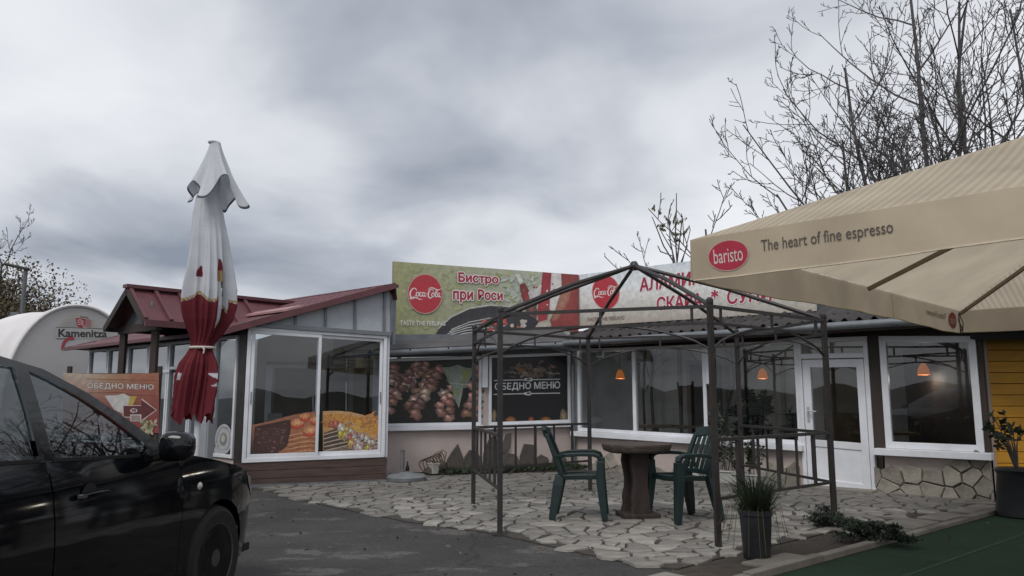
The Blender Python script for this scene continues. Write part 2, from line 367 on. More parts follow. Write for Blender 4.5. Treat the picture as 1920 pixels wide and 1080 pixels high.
# ---- hills that close the view behind the forecourt (they show only as reflections in the panes)
HILL = mat('wooded_hill', (0.030, 0.036, 0.024), 0.95, 0.5, 0.05, 0.0)
m = MB()
def hill(u, v):
    a = math.radians(175 + 190*u); r = 130 + 130*v
    h = (math.sin(v*math.pi)**0.8)*(3.2 + 1.2*math.sin(u*9.0) + 0.8*math.sin(u*23+1) + 1.3*math.sin(u*97)*math.sin(u*61+2) + 0.9*math.sin(u*223+v*3)) * (1 if 0.02 < u < 0.98 else 0.1)
    return V((r*math.cos(a), r*math.sin(a), h-0.3))
m.grid(hill, 420, 8)
tag(m.build('hills', HILL, smooth=True), kind='structure')

# ---- flagstone patio
edge_px = [(500, 921), (600, 947), (760, 979), (930, 1003), (1100, 1041), (1200, 1062), (1270, 1069), (1420, 1031), (1600, 990), (1850, 946)]
patio = [G(*p) for p in edge_px]
patio_poly = [(p.x, p.y) for p in patio] + [(D.x, D.y+0.05), (C.x+0.05, C.y-0.02), (L0.x, L0.y-0.02), (B.x+0.02, B.y), (A.x+0.35, A.y+0.15)]
def inside(p, poly):
    c = False; n = len(poly)
    for i in range(n):
        (x0, y0), (x1, y1) = poly[i], poly[(i+1) % n]
        if (y0 > p[1]) != (y1 > p[1]) and p[0] < (x1-x0)*(p[1]-y0)/(y1-y0)+x0: c = not c
    return c
def clip(poly, nx, ny, d):                        # keep nx*x+ny*y <= d
    o = []; n = len(poly)
    for i in range(n):
        a, b = poly[i], poly[(i+1) % n]; da = nx*a[0]+ny*a[1]-d; db = nx*b[0]+ny*b[1]-d
        if da <= 0: o.append(a)
        if (da < 0) != (db < 0) and da != db:
            k = da/(da-db); o.append((a[0]+(b[0]-a[0])*k, a[1]+(b[1]-a[1])*k))
    return o
def voronoi(seeds, gap, reach, asp=(1, 1)):
    cells = []
    for i, s in enumerate(seeds):
        poly = [(s[0]-reach, s[1]-reach), (s[0]+reach, s[1]-reach), (s[0]+reach, s[1]+reach), (s[0]-reach, s[1]+reach)]
        near = sorted((q for q in seeds if q is not s and abs(q[0]-s[0]) < 2.2*reach and abs(q[1]-s[1]) < 2.2*reach), key=lambda q: (q[0]-s[0])**2+(q[1]-s[1])**2)[:18]
        for q in near:
            dx, dy = q[0]-s[0], q[1]-s[1]; l = math.hypot(dx, dy) or 1e-6; nx, ny = dx/l, dy/l
            poly = clip(poly, nx, ny, nx*(s[0]+q[0])/2+ny*(s[1]+q[1])/2 - gap/2)
            if len(poly) < 3: break
        cells.append(poly)
    return cells
def tidy(poly, k=0.03):                           # drop tiny edges, cut a corner now and then
    o = []
    for p in poly:
        if not o or math.hypot(p[0]-o[-1][0], p[1]-o[-1][1]) > k: o.append(p)
    if len(o) > 2 and math.hypot(o[0][0]-o[-1][0], o[0][1]-o[-1][1]) <= k: o.pop()
    return o
pat = tag(MB().slab(patio_poly, 0.002, 0.012).build('patio', MORTAR), kind='structure')
rnd = random.Random(5); seeds = []
ax, ay = FR.u.x, FR.u.y                          # stones lie a little longer one way
step = 0.222
for i in range(-52, 62):
    for j in range(-52, 62):
        p = (2+(i+0.5*(j % 2))*step*1.12+rnd.uniform(-0.135, 0.135), 9+j*step*0.82+rnd.uniform(-0.11, 0.11))
        if -6 < p[0] < 8 and 4.5 < p[1] < 15 and rnd.random() > 0.10: seeds.append(p)
big = [(p[0]*1.0, p[1]*1.0) for p in patio_poly]
keep = [s for s in seeds if min(math.hypot(s[0]-q[0], s[1]-q[1]) for q in patio_poly) < 9]
cells = voronoi(keep, 0.027, 0.6)
stones = []
for s, poly in zip(keep, cells):
    poly = tidy(poly)
    if len(poly) < 3: continue
    cx, cy = sum(p[0] for p in poly)/len(poly), sum(p[1] for p in poly)/len(poly)
    if not inside((cx, cy), patio_poly): continue
    if sum(inside(p, patio_poly) for p in poly) < len(poly)*0.42: continue
    d = math.hypot(cx, cy); stones.append((d, cx, cy, poly))
stones.sort(key=lambda q: q[0])
STONE_COUNT = len(stones)
rest = MB()
for k, (d, cx, cy, poly) in enumerate(stones):
    h = 0.021+rnd.uniform(-0.004, 0.007); tx, ty = rnd.uniform(-0.012, 0.012), rnd.uniform(-0.012, 0.012)
    pj = []
    for i in range(len(poly)):                      # broken outline: every edge gets a chipped point in between
        (xa, ya), (xb, yb) = poly[i], poly[(i+1) % len(poly)]; l_ = math.hypot(xb-xa, yb-ya)
        pj.append((xa+rnd.uniform(-0.012, 0.012), ya+rnd.uniform(-0.012, 0.012)))
        if l_ > 0.09: f_ = rnd.uniform(.3, .7); pj.append((xa+(xb-xa)*f_+rnd.uniform(-.1, .1)*l_*.9, ya+(yb-ya)*f_+rnd.uniform(-.1, .1)*l_*.9))
    n = len(pj)
    def zt(x, y): return h+(x-cx)*tx+(y-cy)*ty
    ring0 = [V((x, y, 0.004)) for x, y in pj]; ring1 = [V((cx+(x-cx)*0.965, cy+(y-cy)*0.965, zt(x, y)+rnd.uniform(-.002, .002))) for x, y in pj]; ring2 = []
    fs = [tuple(range(n, 2*n))]+[(i, (i+1) % n, n+(i+1) % n, n+i) for i in range(n)]
    if k < 300:
        MB().add(ring0+ring1+ring2, fs).build('flagstone', STONE, pat, loc=(cx, cy, 0))
    else: rest.add(ring0+ring1+ring2, fs)
if rest.v: tag(rest.build('flagstone_field', STONE, pat), kind='stuff')

# ---- kerb strip, slabs and green artificial turf under the big parasol
K0, K1 = G(1450, 1082), G(1905, 956)
KD = V((K1.x-K0.x, K1.y-K0.y, 0)).normalized(); KN = V((KD.y, -KD.x, 0))        # towards the turf
def kp(t, s): return V((K0.x, K0.y, 0)) + KD*t + KN*s
strip_o = [kp(-2.2, 0), kp(6.4, 0), kp(6.4, -0.45)] + [G(1600, 992), G(1420, 1033), G(1272, 1071), kp(-2.2, -0.62)]
tag(MB().slab([(p.x, p.y) for p in strip_o], 0.0, 0.010).build('soil_strip', SOIL), kind='structure')
TURF = mat('green_turf', (0.010, 0.045, 0.019), 0.95, 0.35, 3, 1.0, 160)
q = [kp(-2.2, 0.0), kp(-2.2, 7), kp(6.5, 7), kp(6.5, 0.0)]
turf = tag(MB().slab([(p.x, p.y) for p in q], 0.0, 0.006).build('turf_carpet', TURF), kind='structure')
TURFLINE = mat('turf_strip_green', (0.018, 0.052, 0.026), 0.9, 0.3, 6, 0.3, 60)  # thin strips in a slightly lighter green than the turf
for s0, w0 in ((0.62, 0.035), (1.75, 0.03), (2.9, 0.03)):
    q = [kp(-2.2, s0), kp(-2.2, s0+w0), kp(6.4, s0+w0-0.06), kp(6.4, s0-0.06)]
    MB().slab([(p.x, p.y) for p in q], 0.004, 0.010).build('turf_strip', TURFLINE, turf)
kerb = thing('kerb', 'low grey concrete kerb edging the green turf carpet', 'kerb', kp(0, 0))
tt = -2.2; k = 0
while tt < 6.2:
    ln = 0.98+rnd.uniform(-0.04, 0.04); dz = rnd.uniform(-0.012, 0.012)
    q = [kp(tt+0.008, -0.085), kp(tt+ln, -0.085), kp(tt+ln, -0.003), kp(tt+0.008, -0.003)]
    MB().slab([(p.x, p.y) for p in q], -0.02, 0.055+dz).build('kerb_stone', CONCRETE, kerb, bevel=0.008); tt += ln
slabs = thing('paving_slabs', 'pale flat paving slabs laid in the soil beside the turf', 'paving', kp(1, -0.3))
for (t0, t1, s0, s1) in ((-1.9, -0.55, -0.52, -0.14), (0.18, 0.75, -0.36, -0.12), (2.05, 2.66, -0.50, -0.13), (2.72, 3.35, -0.52, -0.14), (3.5, 4.1, -0.43, -0.15), (4.3, 5.1, -0.42, -0.16)):
    q = [kp(t0+rnd.uniform(-.04, .04), s0), kp(t1+rnd.uniform(-.04, .04), s0+rnd.uniform(-.04, .04)), kp(t1, s1), kp(t0, s1)]
    MB().slab([(p.x, p.y) for p in q], 0.004, 0.03).build('slab', CONCRETE, slabs, bevel=0.006)

# ---- planting bed at the foot of the left front
bed = [FL.pt(0.05, 0, 0.02), FL.pt(ULEN_FL+0.1, 0, 0.02), FL.pt(ULEN_FL-0.1, 0, 0.55), FL.pt(1.6, 0, 0.42), FL.pt(0.05, 0, 0.25)]
tag(MB().slab([(p.x, p.y) for p in bed], 0.0, 0.05).build('planting_bed', SOIL), kind='structure')

# ================================================================== WINDOWS
def quad_of(pl, xl, xr, ytl, ytr, ybl, ybr, off=0.0):
    ul = pl.uz(xl, (ytl+ybl)/2, off)[0]; ur = pl.uz(xr, (ytr+ybr)/2, off)[0]
    def zat(u, y):                                   # height on the upright at u that is seen at row y
        p = pl.pt(u, 0, off); lo, hi = -1.0, 6.0
        for _ in range(40):
            mid = (lo+hi)/2; d = V((p.x, p.y, mid))-EYE; f = d.y*CP+d.z*SP; yy = 540-FPX*(-d.y*SP+d.z*CP)/f
            if yy > y: lo = mid
            else: hi = mid
        return (lo+hi)/2
    return [(ul, zat(ul, ytl)), (ur, zat(ur, ytr)), (ur, zat(ur, ybr)), (ul, zat(ul, ybl))]   # TL TR BR BL
def lerp2(a, b, k): return (a[0]+(b[0]-a[0])*k, a[1]+(b[1]-a[1])*k)
def inset(q, wl, wr, wt, wb):
    (tl, tr, br, bl) = q; W_ = tr[0]-tl[0]; H = ((tl[1]-bl[1])+(tr[1]-br[1]))/2
    def at(s, t): return lerp2(lerp2(bl, br, s), lerp2(tl, tr, s), t)
    s0, s1, t0, t1 = wl/W_, 1-wr/W_, wb/H, 1-wt/H
    return [at(s0, t1), at(s1, t1), at(s1, t0), at(s0, t0)]
def window(parent, pl, q, fw=0.055, divs=(), frame=PVC, glass=GLASS, sill=None, o0=-0.05, o1=0.03, name='window', go=-0.01):
    iq = inset(q, fw, fw, fw, fw); m = MB()
    for i in range(4): m.prism(pl, [q[i], q[(i+1) % 4], iq[(i+1) % 4], iq[i]], o0, o1)
    cuts = [0.0]+list(divs)+[1.0]; W_ = iq[1][0]-iq[0][0]; hw = fw*0.55/W_
    for d in divs:
        m.prism(pl, [lerp2(iq[0], iq[1], d-hw), lerp2(iq[0], iq[1], d+hw), lerp2(iq[3], iq[2], d+hw), lerp2(iq[3], iq[2], d-hw)], o0+0.002, o1-0.002)
    f = m.build(name, frame, parent, bevel=0.005)
    for a, b in zip(cuts, cuts[1:]):
        a2 = a+(hw if a > 0 else 0); b2 = b-(hw if b < 1 else 0)
        pts = [lerp2(iq[3], iq[2], a2), lerp2(iq[3], iq[2], b2), lerp2(iq[0], iq[1], b2), lerp2(iq[0], iq[1], a2)]
        g = MB().add([pl.pt(u, z, go) for u, z in pts], [(0, 1, 2, 3)]).build('pane', glass, f, fix=False)
    if sill:
        d0, hh, e0, e1 = sill
        s = MB().prism(pl, [(q[3][0]-e0, q[3][1]-hh), (q[2][0]+e1, q[2][1]-hh), (q[2][0]+e1, q[2][1]-0.002), (q[3][0]-e0, q[3][1]-0.002)], -0.02, d0)
        s.build('sill', PVC, f, bevel=0.006)
    return f, iq

# ================================================================== MAIN BUILDING (left front with the printed windows, right front with the door)
bis = thing('restaurant_building', 'low pink plastered roadside restaurant with white framed windows and a dark roof', 'building', FR.pt(2, 0, -2))
# -- right front: openings measured on the facade
w1 = quad_of(FR, 1084, 1326, 655, 645, 808, 823); w2 = quad_of(FR, 1334, 1501, 645, 637, 824, 834)
w3 = quad_of(FR, 1655, 1838, 630, 630, 840, 848)
dq = quad_of(FR, 1501, 1636, 636, 630, 911, 930)
zt = 2.02
UE = ULEN_FR
def wall_strip(pl, u0, u1, z0, z1, mat_, name='wall', o0=-0.16, o1=0.0): return MB().rect(pl, u0, u1, z0, z1, o0, o1).build(name, mat_, bis)
zs1 = w1[3][1]; zs3 = w3[3][1]
m = MB(); m.prism(FR, [(-0.05, 0), (dq[0][0], 0), (dq[0][0], w2[2][1]), (w1[0][0], w1[3][1]), (-0.05, w1[3][1])], -0.16, 0)
m.prism(FR, [(dq[1][0]+0.12, 0), (UE, 0), (UE, w3[2][1]), (dq[1][0]+0.12, w3[3][1])], -0.16, 0)
m.build('wall', PLASTER, bis)
m = MB()
topz = 2.46
m.prism(FR, [(-0.05, w1[0][1]), (w1[1][0], w1[1][1]), (dq[0][0], w2[1][1]), (dq[1][0], dq[1][1]), (UE, w3[1][1]), (UE+0.2, topz), (-0.05, topz)], -0.14, -0.012)
m.build('header_board', BROWN, bis)
m = MB(); m.rect(FR, w1[1][0], w2[0][0], zs1-0.02, w1[1][1]+0.02, -0.13, 0.01); m.build('post', BROWN, bis)
m = MB(); m.rect(FR, dq[1][0]+0.003, w3[0][0]-0.004, w3[3][1]-0.08, dq[1][1]+0.03, -0.13, 0.012); m.build('post', BROWN, bis)
m = MB(); m.rect(FR, w3[1][0]+0.004, UE+0.03, w3[2][1]-0.1, w3[1][1]+0.05, -0.13, 0.008); m.build('post', BROWN, bis)
window(bis, FR, w1, 0.06, (0.47,), sill=(0.12, 0.085, 0.10, 0.02))
window(bis, FR, w2, 0.06, (), sill=(0.12, 0.085, 0.02, 0.02))
window(bis, FR, w3, 0.085, (), sill=(0.15, 0.09, 0.12, 0.09))
# -- door
m = MB(); fw = 0.06; iq = inset(dq, fw, fw, fw, 0.015)
for i in range(4): m.prism(FR, [dq[i], dq[(i+1) % 4], iq[(i+1) % 4], iq[i]], -0.06, 0.03)
H = iq[0][1]-iq[3][1]; tb = 1-0.13/H*1.0
tz = 1-0.16/H
m.prism(FR, [lerp2(iq[3], iq[0], tz), lerp2(iq[2], iq[1], tz), lerp2(iq[2], iq[1], tz-0.035), lerp2(iq[3], iq[0], tz-0.035)], -0.06, 0.028)
door = m.build('door', PVC, bis, bevel=0.005)
MB().add([FR.pt(*p, -0.02) for p in (lerp2(iq[3], iq[0], tz), lerp2(iq[2], iq[1], tz), iq[1], iq[0])], [(0, 1, 2, 3)]).build('transom_pane', GLASS, door, fix=False)
lq = [lerp2(iq[3], iq[0], tz-0.04), lerp2(iq[2], iq[1], tz-0.04), iq[2], iq[3]]; lq = inset(lq, 0.008, 0.008, 0.006, 0.006)
gi = inset(lq, 0.11, 0.10, 0.11, 0.11); LH = gi[0][1]-gi[3][1]
m = MB()
for i in range(4): m.prism(FR, [lq[i], lq[(i+1) % 4], gi[(i+1) % 4], gi[i]], -0.05, 0.022)
kz = 0.345
m.prism(FR, [lerp2(gi[3], gi[0], kz), lerp2(gi[2], gi[1], kz), lerp2(gi[2], gi[1], kz-0.06), lerp2(gi[3], gi[0], kz-0.06)], -0.05, 0.020)
m.build('leaf_frame', PVC, door, bevel=0.004)
pq = [lerp2(gi[3], gi[0], kz-0.061), lerp2(gi[2], gi[1], kz-0.061), gi[2], gi[3]]
MB().prism(FR, pq, -0.045, 0.006).build('lower_panel', PVC, door)
MB().add([FR.pt(*p, -0.015) for p in (lerp2(gi[3], gi[0], kz), lerp2(gi[2], gi[1], kz), gi[1], gi[0])], [(0, 1, 2, 3)]).build('pane', GLASS, door, fix=False)
hu = lq[3][0]+0.055; CH = mat('satin_handle', (0.55, 0.56, 0.58), 0.3, 0.1, 8, 0.0, metal=0.7)
m = MB(); m.rect(FR, hu-0.016, hu+0.016, 0.93, 1.14, 0.02, 0.032); m.tube([FR.pt(hu, 1.08, 0.03), FR.pt(hu, 1.08, 0.075), FR.pt(hu+0.13, 1.078, 0.08)], 0.011, 8)
m.build('handle', CH, door, smooth=True)
MB().rect(FR, dq[0][0]-0.02, dq[1][0]+0.02, 0.0, 0.05, -0.1, 0.30).build('doorstep', CONCRETE, bis, bevel=0.01)
# -- stone facing low on the right front: each stone its own piece
def facing(pl, poly_px, n, gap, mat_, th, seed, sx=1.0, name='stone', h0=0.0):
    rr = random.Random(seed); puz = [pl.uz(*p) for p in poly_px]
    us = [p[0] for p in puz]; zs = [p[1] for p in puz]; sd = []; tries = 0
    r0 = math.sqrt((max(us)-min(us))*(max(zs)-min(zs))/n)*0.78
    while len(sd) < n*2 and tries < 6000:
        tries += 1; p = (rr.uniform(min(us)-.2, max(us)+.2), rr.uniform(min(zs)-.15, max(zs)+.15))
        if all(math.hypot((p[0]-q[0])*sx, p[1]-q[1]) > r0 for q in sd): sd.append(p)
    for s, poly in zip(sd, voronoi(sd, gap, 0.5)):
        poly = tidy(poly, 0.02)
        if len(poly) < 3: continue
        poly = [(min(max(u, min(us)), max(us)), max(z, 0.005)) for u, z in poly]
        cx, cz = sum(p[0] for p in poly)/len(poly), sum(p[1] for p in poly)/len(poly)
        if not inside((cx, cz), puz): continue
        poly = tidy(poly, 0.01)
        if len(poly) < 3: continue
        k = len(poly); t1 = th*rr.uniform(0.75, 1.2); pj = [(u+rr.uniform(-.008, .008), max(0.005, z+rr.uniform(-.008, .008))) for u, z in poly]
        v0 = [pl.pt(u, z, 0.001) for u, z in pj]; v1 = [pl.pt(u, z, t1-0.008) for u, z in pj]; v2 = [pl.pt(cx+(u-cx)*.93, cz+(z-cz)*.93, t1) for u, z in pj]
        fs = [tuple(range(2*k, 3*k))]+[(r*k+i, r*k+(i+1) % k, (r+1)*k+(i+1) % k, (r+1)*k+i) for r in range(2) for i in range(k)]
        MB().add(v0+v1+v2, fs).build(name, mat_, bis, loc=pl.pt(cx, cz, 0))
facing(FR, [(1645, 944), (1645, 888), (1700, 880), (1770, 886), (1800, 868), (1828, 862), (1858, 858), (1860, 944)], 22, 0.016, WALLSTONE, 0.06, 3)
MB().prism(FR, [FR.uz(1645, 936), FR.uz(1858, 942), FR.uz(1858, 862), FR.uz(1828, 865), FR.uz(1798, 872), FR.uz(1768, 888), FR.uz(1700, 883), FR.uz(1648, 890)], -0.01, 0.028).build('stone_bedding', mat('grey_bedding', (.13, .12, .105), .95, .3, 6, .6, 30), bis)
facing(FR, [(1440, 909), (1440, 878), (1475, 874), (1500, 882), (1500, 913)], 5, 0.014, WALLSTONE, 0.04, 8)
facing(FR, [(1105, 884), (1118, 866), (1150, 858), (1180, 866), (1235, 872), (1290, 880), (1330, 890), (1330, 902), (1110, 888)], 13, 0.014, WALLSTONE, 0.04, 11)

# -- left front: wall, two printed windows
wl1 = quad_of(FL, 716, 902, 673, 667, 800, 797); wl2 = quad_of(FL, 916, 1069, 666, 661, 797, 792)
m = MB(); m.prism(FL, [(-0.9, 0), (ULEN_FL+0.02, 0), (ULEN_FL+0.02, wl2[2][1]), (wl1[0][0], wl1[3][1]), (-0.9, wl1[3][1])], -0.16, 0)
m.build('wall', PLASTER, bis)
m = MB(); m.rect(FL, wl1[1][0], wl2[0][0], wl1[2][1]-0.01, wl1[1][1]+0.1, -0.13, -0.01)
m.build('post', PLASTER, bis)
m = MB(); m.rect(FL, wl2[1][0], ULEN_FL+0.02, wl2[2][1]-0.01, wl2[1][1]+0.1, -0.13, -0.01); m.build('post', BROWN, bis)
m = MB(); m.prism(FL, [(-0.9, wl1[0][1]), wl1[1], (ULEN_FL+0.02, wl2[1][1]), (ULEN_FL+0.02, 2.4), (-0.9, 2.3)], -0.14, -0.012); m.build('header_board', GREYMETAL, bis)
fwl1, iq1 = window(bis, FL, wl1, 0.05, (), sill=(0.10, 0.07, 0.3, 0.02))
fwl2, iq2 = window(bis, FL, wl2, 0.05, (), sill=(0.10, 0.07, 0.02, 0.05))
# -- jagged dark stones set against the left wall
jag = [[(836, 886), (838, 862), (846, 848), (858, 832), (868, 858), (870, 886)], [(868, 886), (871, 856), (880, 843), (893, 846), (902, 862), (904, 884)],
       [(812, 888), (816, 872), (826, 862), (836, 866), (836, 887)], [(904, 884), (906, 850), (915, 826), (928, 812), (934, 838), (934, 882)],
       [(936, 846), (948, 815), (957, 812), (955, 838), (946, 853)], [(936, 884), (938, 858), (950, 848), (966, 852), (974, 866), (976, 882)],
       [(976, 882), (974, 856), (982, 832), (1004, 834), (1002, 860), (999, 880)], [(1000, 880), (1004, 858), (1014, 852), (1026, 858), (1030, 880)],
       [(1032, 879), (1036, 856), (1048, 846), (1060, 860), (1062, 879)], [(790, 889), (796, 878), (808, 874), (812, 889)]]
for k, pg in enumerate(jag):
    pz = [FL.uz(*p) for p in pg]; pz = [(u, max(z, 0.02)) for u, z in pz]
    cx, cz = sum(p[0] for p in pz)/len(pz), sum(p[1] for p in pz)/len(pz); n = len(pz); th = 0.035+0.012*(k % 3)
    v0 = [FL.pt(u, z, 0.001) for u, z in pz]; v1 = [FL.pt(u, z, th-0.008) for u, z in pz]; v2 = [FL.pt(cx+(u-cx)*.9, cz+(z-cz)*.93, th) for u, z in pz]
    fs = [tuple(range(2*n, 3*n))]+[(r*n+i, r*n+(i+1) % n, (r+1)*n+(i+1) % n, (r+1)*n+i) for r in range(2) for i in range(n)]
    MB().add(v0+v1+v2, fs).build('stone', DARKSTONE, bis, loc=FL.pt(cx, cz, 0))

# -- roofs: corrugated dark sheets on the right, plain sheet on the left, zinc gutters
ZE0 = FR.shifted(0.5).uz(1075, 637)[1]; ZE1 = FR.shifted(0.5).uz(1540, 604)[1]
FE = FR.shifted(0.5); ue0 = FE.uz(1060, 640)[0]; ue1 = UE+2.6
def roofpt(u, s):                                     # s: metres back from the eave
    z = ZE0+(ZE1-ZE0)*min(max((u-ue0)/(FE.uz(1540, 604)[0]-ue0), 0), 1.4) + 0.30*s
    return FE.pt(u, z, -s)
m = MB(); nU = int((ue1-ue0)/0.03)
def rf(a, b):
    u = ue0+(ue1-ue0)*a; s = 2.6*b; p = roofpt(u, s); p.z += 0.042*max(-0.35, math.sin(u*2*math.pi/0.19))+0.004*math.sin(b*25); return p
m.grid(rf, nU, 4)
ro = m.build('roof', DARKROOF, bis, smooth=True, angle=0)
sm = ro.modifiers.new('solid', 'SOLIDIFY'); sm.thickness = 0.012; sm.offset = -1
m = MB(); p0, p1 = roofpt(ue0, 2.6), roofpt(ue1, 2.6)
m.add([p0, p1, p1-FR.n*2.4-V((0, 0, .7)), p0-FR.n*2.4-V((0, 0, .7))], [(0, 1, 2, 3)]); m.build('roof', DARKROOF, bis)
m = MB(); m.tube([roofpt(ue0+.0, 0)+V((0, 0, -.06))+FR.n*.05, roofpt(ue1, 0)+V((0, 0, -.06))+FR.n*.05], 0.055, 10)
gut = m.build('gutter', GREYMETAL, bis, smooth=True)
for k in range(13):
    u = ue0+.3+k*0.62
    if u < ue1: MB().beam(roofpt(u, 0)+V((0, 0, -.13))+FR.n*.055, roofpt(u, 0.05)+V((0, 0, .0))+FR.n*.1, 0.018).build('gutter_bracket', DARKSTEEL, gut)
m = MB(); m.prism(FE, [(ue0, roofpt(ue0, 0).z-.14), (ue1, roofpt(ue1, 0).z-.14), (ue1, roofpt(ue1, 0).z-.02), (ue0, roofpt(ue0, 0).z-.02)], -0.08, -0.05); m.build('fascia_board', BROWN, bis)
m = MB(); a0, a1 = roofpt(ue0, 0.06)-V((0, 0, .13)), roofpt(ue1, .06)-V((0, 0, .13)); m.add([a0, a1, a1-FR.n*.6, a0-FR.n*.6], [(0, 1, 2, 3)]); m.build('soffit', BROWN, bis)
FEL = FL.shifted(0.42)
gl0 = FEL.uz(735, 660); gl1 = FEL.uz(1075, 641)
m = MB(); a0, a1 = FEL.pt(gl0[0]-.75, gl0[1]-.02), FEL.pt(*gl1)
m.tube([a0+V((0, 0, -.045))+FL.n*.04, a1+V((0, 0, -.045))+FL.n*.04], 0.05, 10); gut2 = m.build('gutter', GREYMETAL, bis, smooth=True)
for k in range(6):
    p = a0.lerp(a1, (k+.6)/6.2); MB().beam(p+V((0, 0, -.10))+FL.n*.05, p+V((0, 0, .01))+FL.n*.09, 0.018).build('gutter_bracket', DARKSTEEL, gut2)
m = MB(); m.add([a0, a1, a1-FL.n*.75+V((0, 0, .34)), a0-FL.n*.75+V((0, 0, .20))], [(0, 1, 2, 3)])
ro = m.build('roof', mat('grey_roof_sheet', (0.085, 0.085, 0.09), .6, .3, 3, .2, 20), bis); sm = ro.modifiers.new('s', 'SOLIDIFY'); sm.thickness = 0.02
m = MB(); m.box(a1+V((0.02, -.02, -.06)), (.16, .16, .2)); dp = FL.pt(ULEN_FL-.04, 0, .10)
m.tube([a1+V((.02, -.02, -.14)), a1+V((.02, 0, -.24)), dp+V((0, 0, 1.85)), dp+V((0, 0, .08))], .042, 10); m.build('downpipe', GREYMETAL, bis, smooth=True)
# -- rooms behind the panes
def inner(u0, u1, z0, z1, off, pl, mt, nm='inner_wall'): return MB().add([pl.pt(u0, z0, off), pl.pt(u1, z0, off), pl.pt(u1, z1, off), pl.pt(u0, z1, off)], [(0, 1, 2, 3)]).build(nm, mt, bis)
inner(-3.4, UE-.02, 0.02, 2.5, -3.4, FR, INTW)
inner(-0.3, 3.6, 0.02, 2.5, -1.2, FL.shifted(-1.3), INTW)
MB().add([FR.pt(-.1, .03, -.17), FR.pt(UE, .03, -.17), FR.pt(UE, .03, -3.4), FR.pt(-3.4, .03, -3.4), FR.pt(-3.0, .03, -.6)], [(0, 1, 2, 3, 4)]).build('inner_floor', mat('inner_tiles', (.16, .14, .12), .5, .2, 4), bis)
MB().add([FR.pt(-.1, 2.45, -.15), FR.pt(UE, 2.45, -.15), FR.pt(UE, 2.5, -3.4), FR.pt(-3.4, 2.5, -3.4), FR.pt(-3.0, 2.45, -.6)], [(0, 1, 2, 3, 4)]).build('inner_ceiling', INTW, bis)
for u, mt in ((UE-.01, INTD),): MB().add([FR.pt(u, 0, -.16), FR.pt(u, 0, -3.4), FR.pt(u, 2.5, -3.4), FR.pt(u, 2.5, -.16)], [(0, 1, 2, 3)]).build('inner_wall', mt, bis)
m = MB()
for u, wd in ((0.5, .8), (1.75, .75), (3.3, .9), (5.6, .8)):
    for k in (0, wd): m.rect(FR, u+k-.04, u+k+.04, .03, 2.02, -3.39, -3.33)
    m.rect(FR, u, u+wd, 1.95, 2.03, -3.385, -3.34)
m.build('inner_door_frames', mat('inner_trim', (.26, .25, .23), .7), bis)
inner(0.5, 1.3, .03, 1.96, -3.37, FR, INTD); inner(3.3, 4.2, .03, 1.96, -3.37, FR, INTO)
# back and end walls close the volume
m = MB(); m.rect(FR, -.6, UE+.1, 0, 2.5, -3.62, -3.45); m.build('wall', PLASTER, bis)
m = MB(); m.add([FR.pt(UE+.02, 0, -.16), FR.pt(UE+.02, 0, -3.6), FR.pt(UE+.02, 2.5, -3.6), FR.pt(UE+.02, 2.5, -.16)], [(0, 1, 2, 3)]); m.build('wall', PLASTER, bis)
# ================================================================== GLAZED VERANDA (sliding window front, left wing, red roof)
ver = thing('glazed_veranda', 'glazed veranda with big white sliding window, brown base and red metal roof', 'building', LWpt(1, -1.5, 0))
sq = quad_of(FB, 459, 723, 612, 630, 868, 857)
m = MB(); iq = inset(sq, .055, .05, .05, .06)
for i in range(4): m.prism(FB, [sq[i], sq[(i+1) % 4], iq[(i+1) % 4], iq[i]], -.07, .03)
win = m.build('sliding_window', PVC, ver, bevel=.005)
def sash(a, b, o):
    q = [lerp2(iq[0], iq[1], a), lerp2(iq[0], iq[1], b), lerp2(iq[3], iq[2], b), lerp2(iq[3], iq[2], a)]; g = inset(q, .05, .045, .05, .055); m = MB()
    for i in range(4): m.prism(FB, [q[i], q[(i+1) % 4], g[(i+1) % 4], g[i]], o-.03, o)
    m.build('sash', PVC, win, bevel=.004)
    MB().add([FB.pt(*p, o-.012) for p in (g[3], g[2], g[1], g[0])], [(0, 1, 2, 3)]).build('pane', GLASS, win, fix=False)
    m = MB(); m.rect(FB, q[0][0]+.018 if a < .2 else q[1][0]-.03, q[0][0]+.03 if a < .2 else q[1][0]-.018, 1.18, 1.36, o, o+.012); m.build('handle', GREYMETAL, win)
    return g
gl = sash(.003, .515, .022); gr = sash(.485, .997, -.012)
# brown base boards
zb = sq[3][1]; zb2 = sq[2][1]
for k in range(3):
    m = MB(); f0, f1 = k/3, (k+1)/3
    m.prism(FB, [(-.06, .0+zb*f0+.003), (ULEN_FB+.02, zb2*f0+.003), (ULEN_FB+.02, zb2*f1-.003), (-.06, zb*f1-.003)], -.08, .015+.002*(k % 2)); m.build('base_board', PANEL, ver)
m = MB(); m.beam(FB.pt(-.02, .02, .05), FB.pt(ULEN_FB, .02, .05), .05, .04); m.build('floor_strip', GREYMETAL, ver)
m = MB(); m.prism(FB, [(-.07, sq[0][1]), (ULEN_FB+.03, sq[1][1]), (ULEN_FB+.03, sq[1][1]+.06), (-.07, sq[0][1]+.06)], -.09, .06); m.build('head_rail', GREYMETAL, ver)
MB().rect(FB, ULEN_FB-.005, ULEN_FB+.03, 0, 2.25, -1.0, -.02).build('side_wall', PVC, ver)
# roof geometry: eave along the left wing, ridge parallel to it
def wdist(p): return (V((p.x, p.y, 0))-V((A.x, A.y, 0))).dot(-LWN)
ztop = FB.uz(735, 536)[1]; WTOP = wdist(FB.hit(735, 536)); Z0 = 2.33; SLOPE = (ztop-Z0)/WTOP
def rz(wd): return Z0+SLOPE*wd
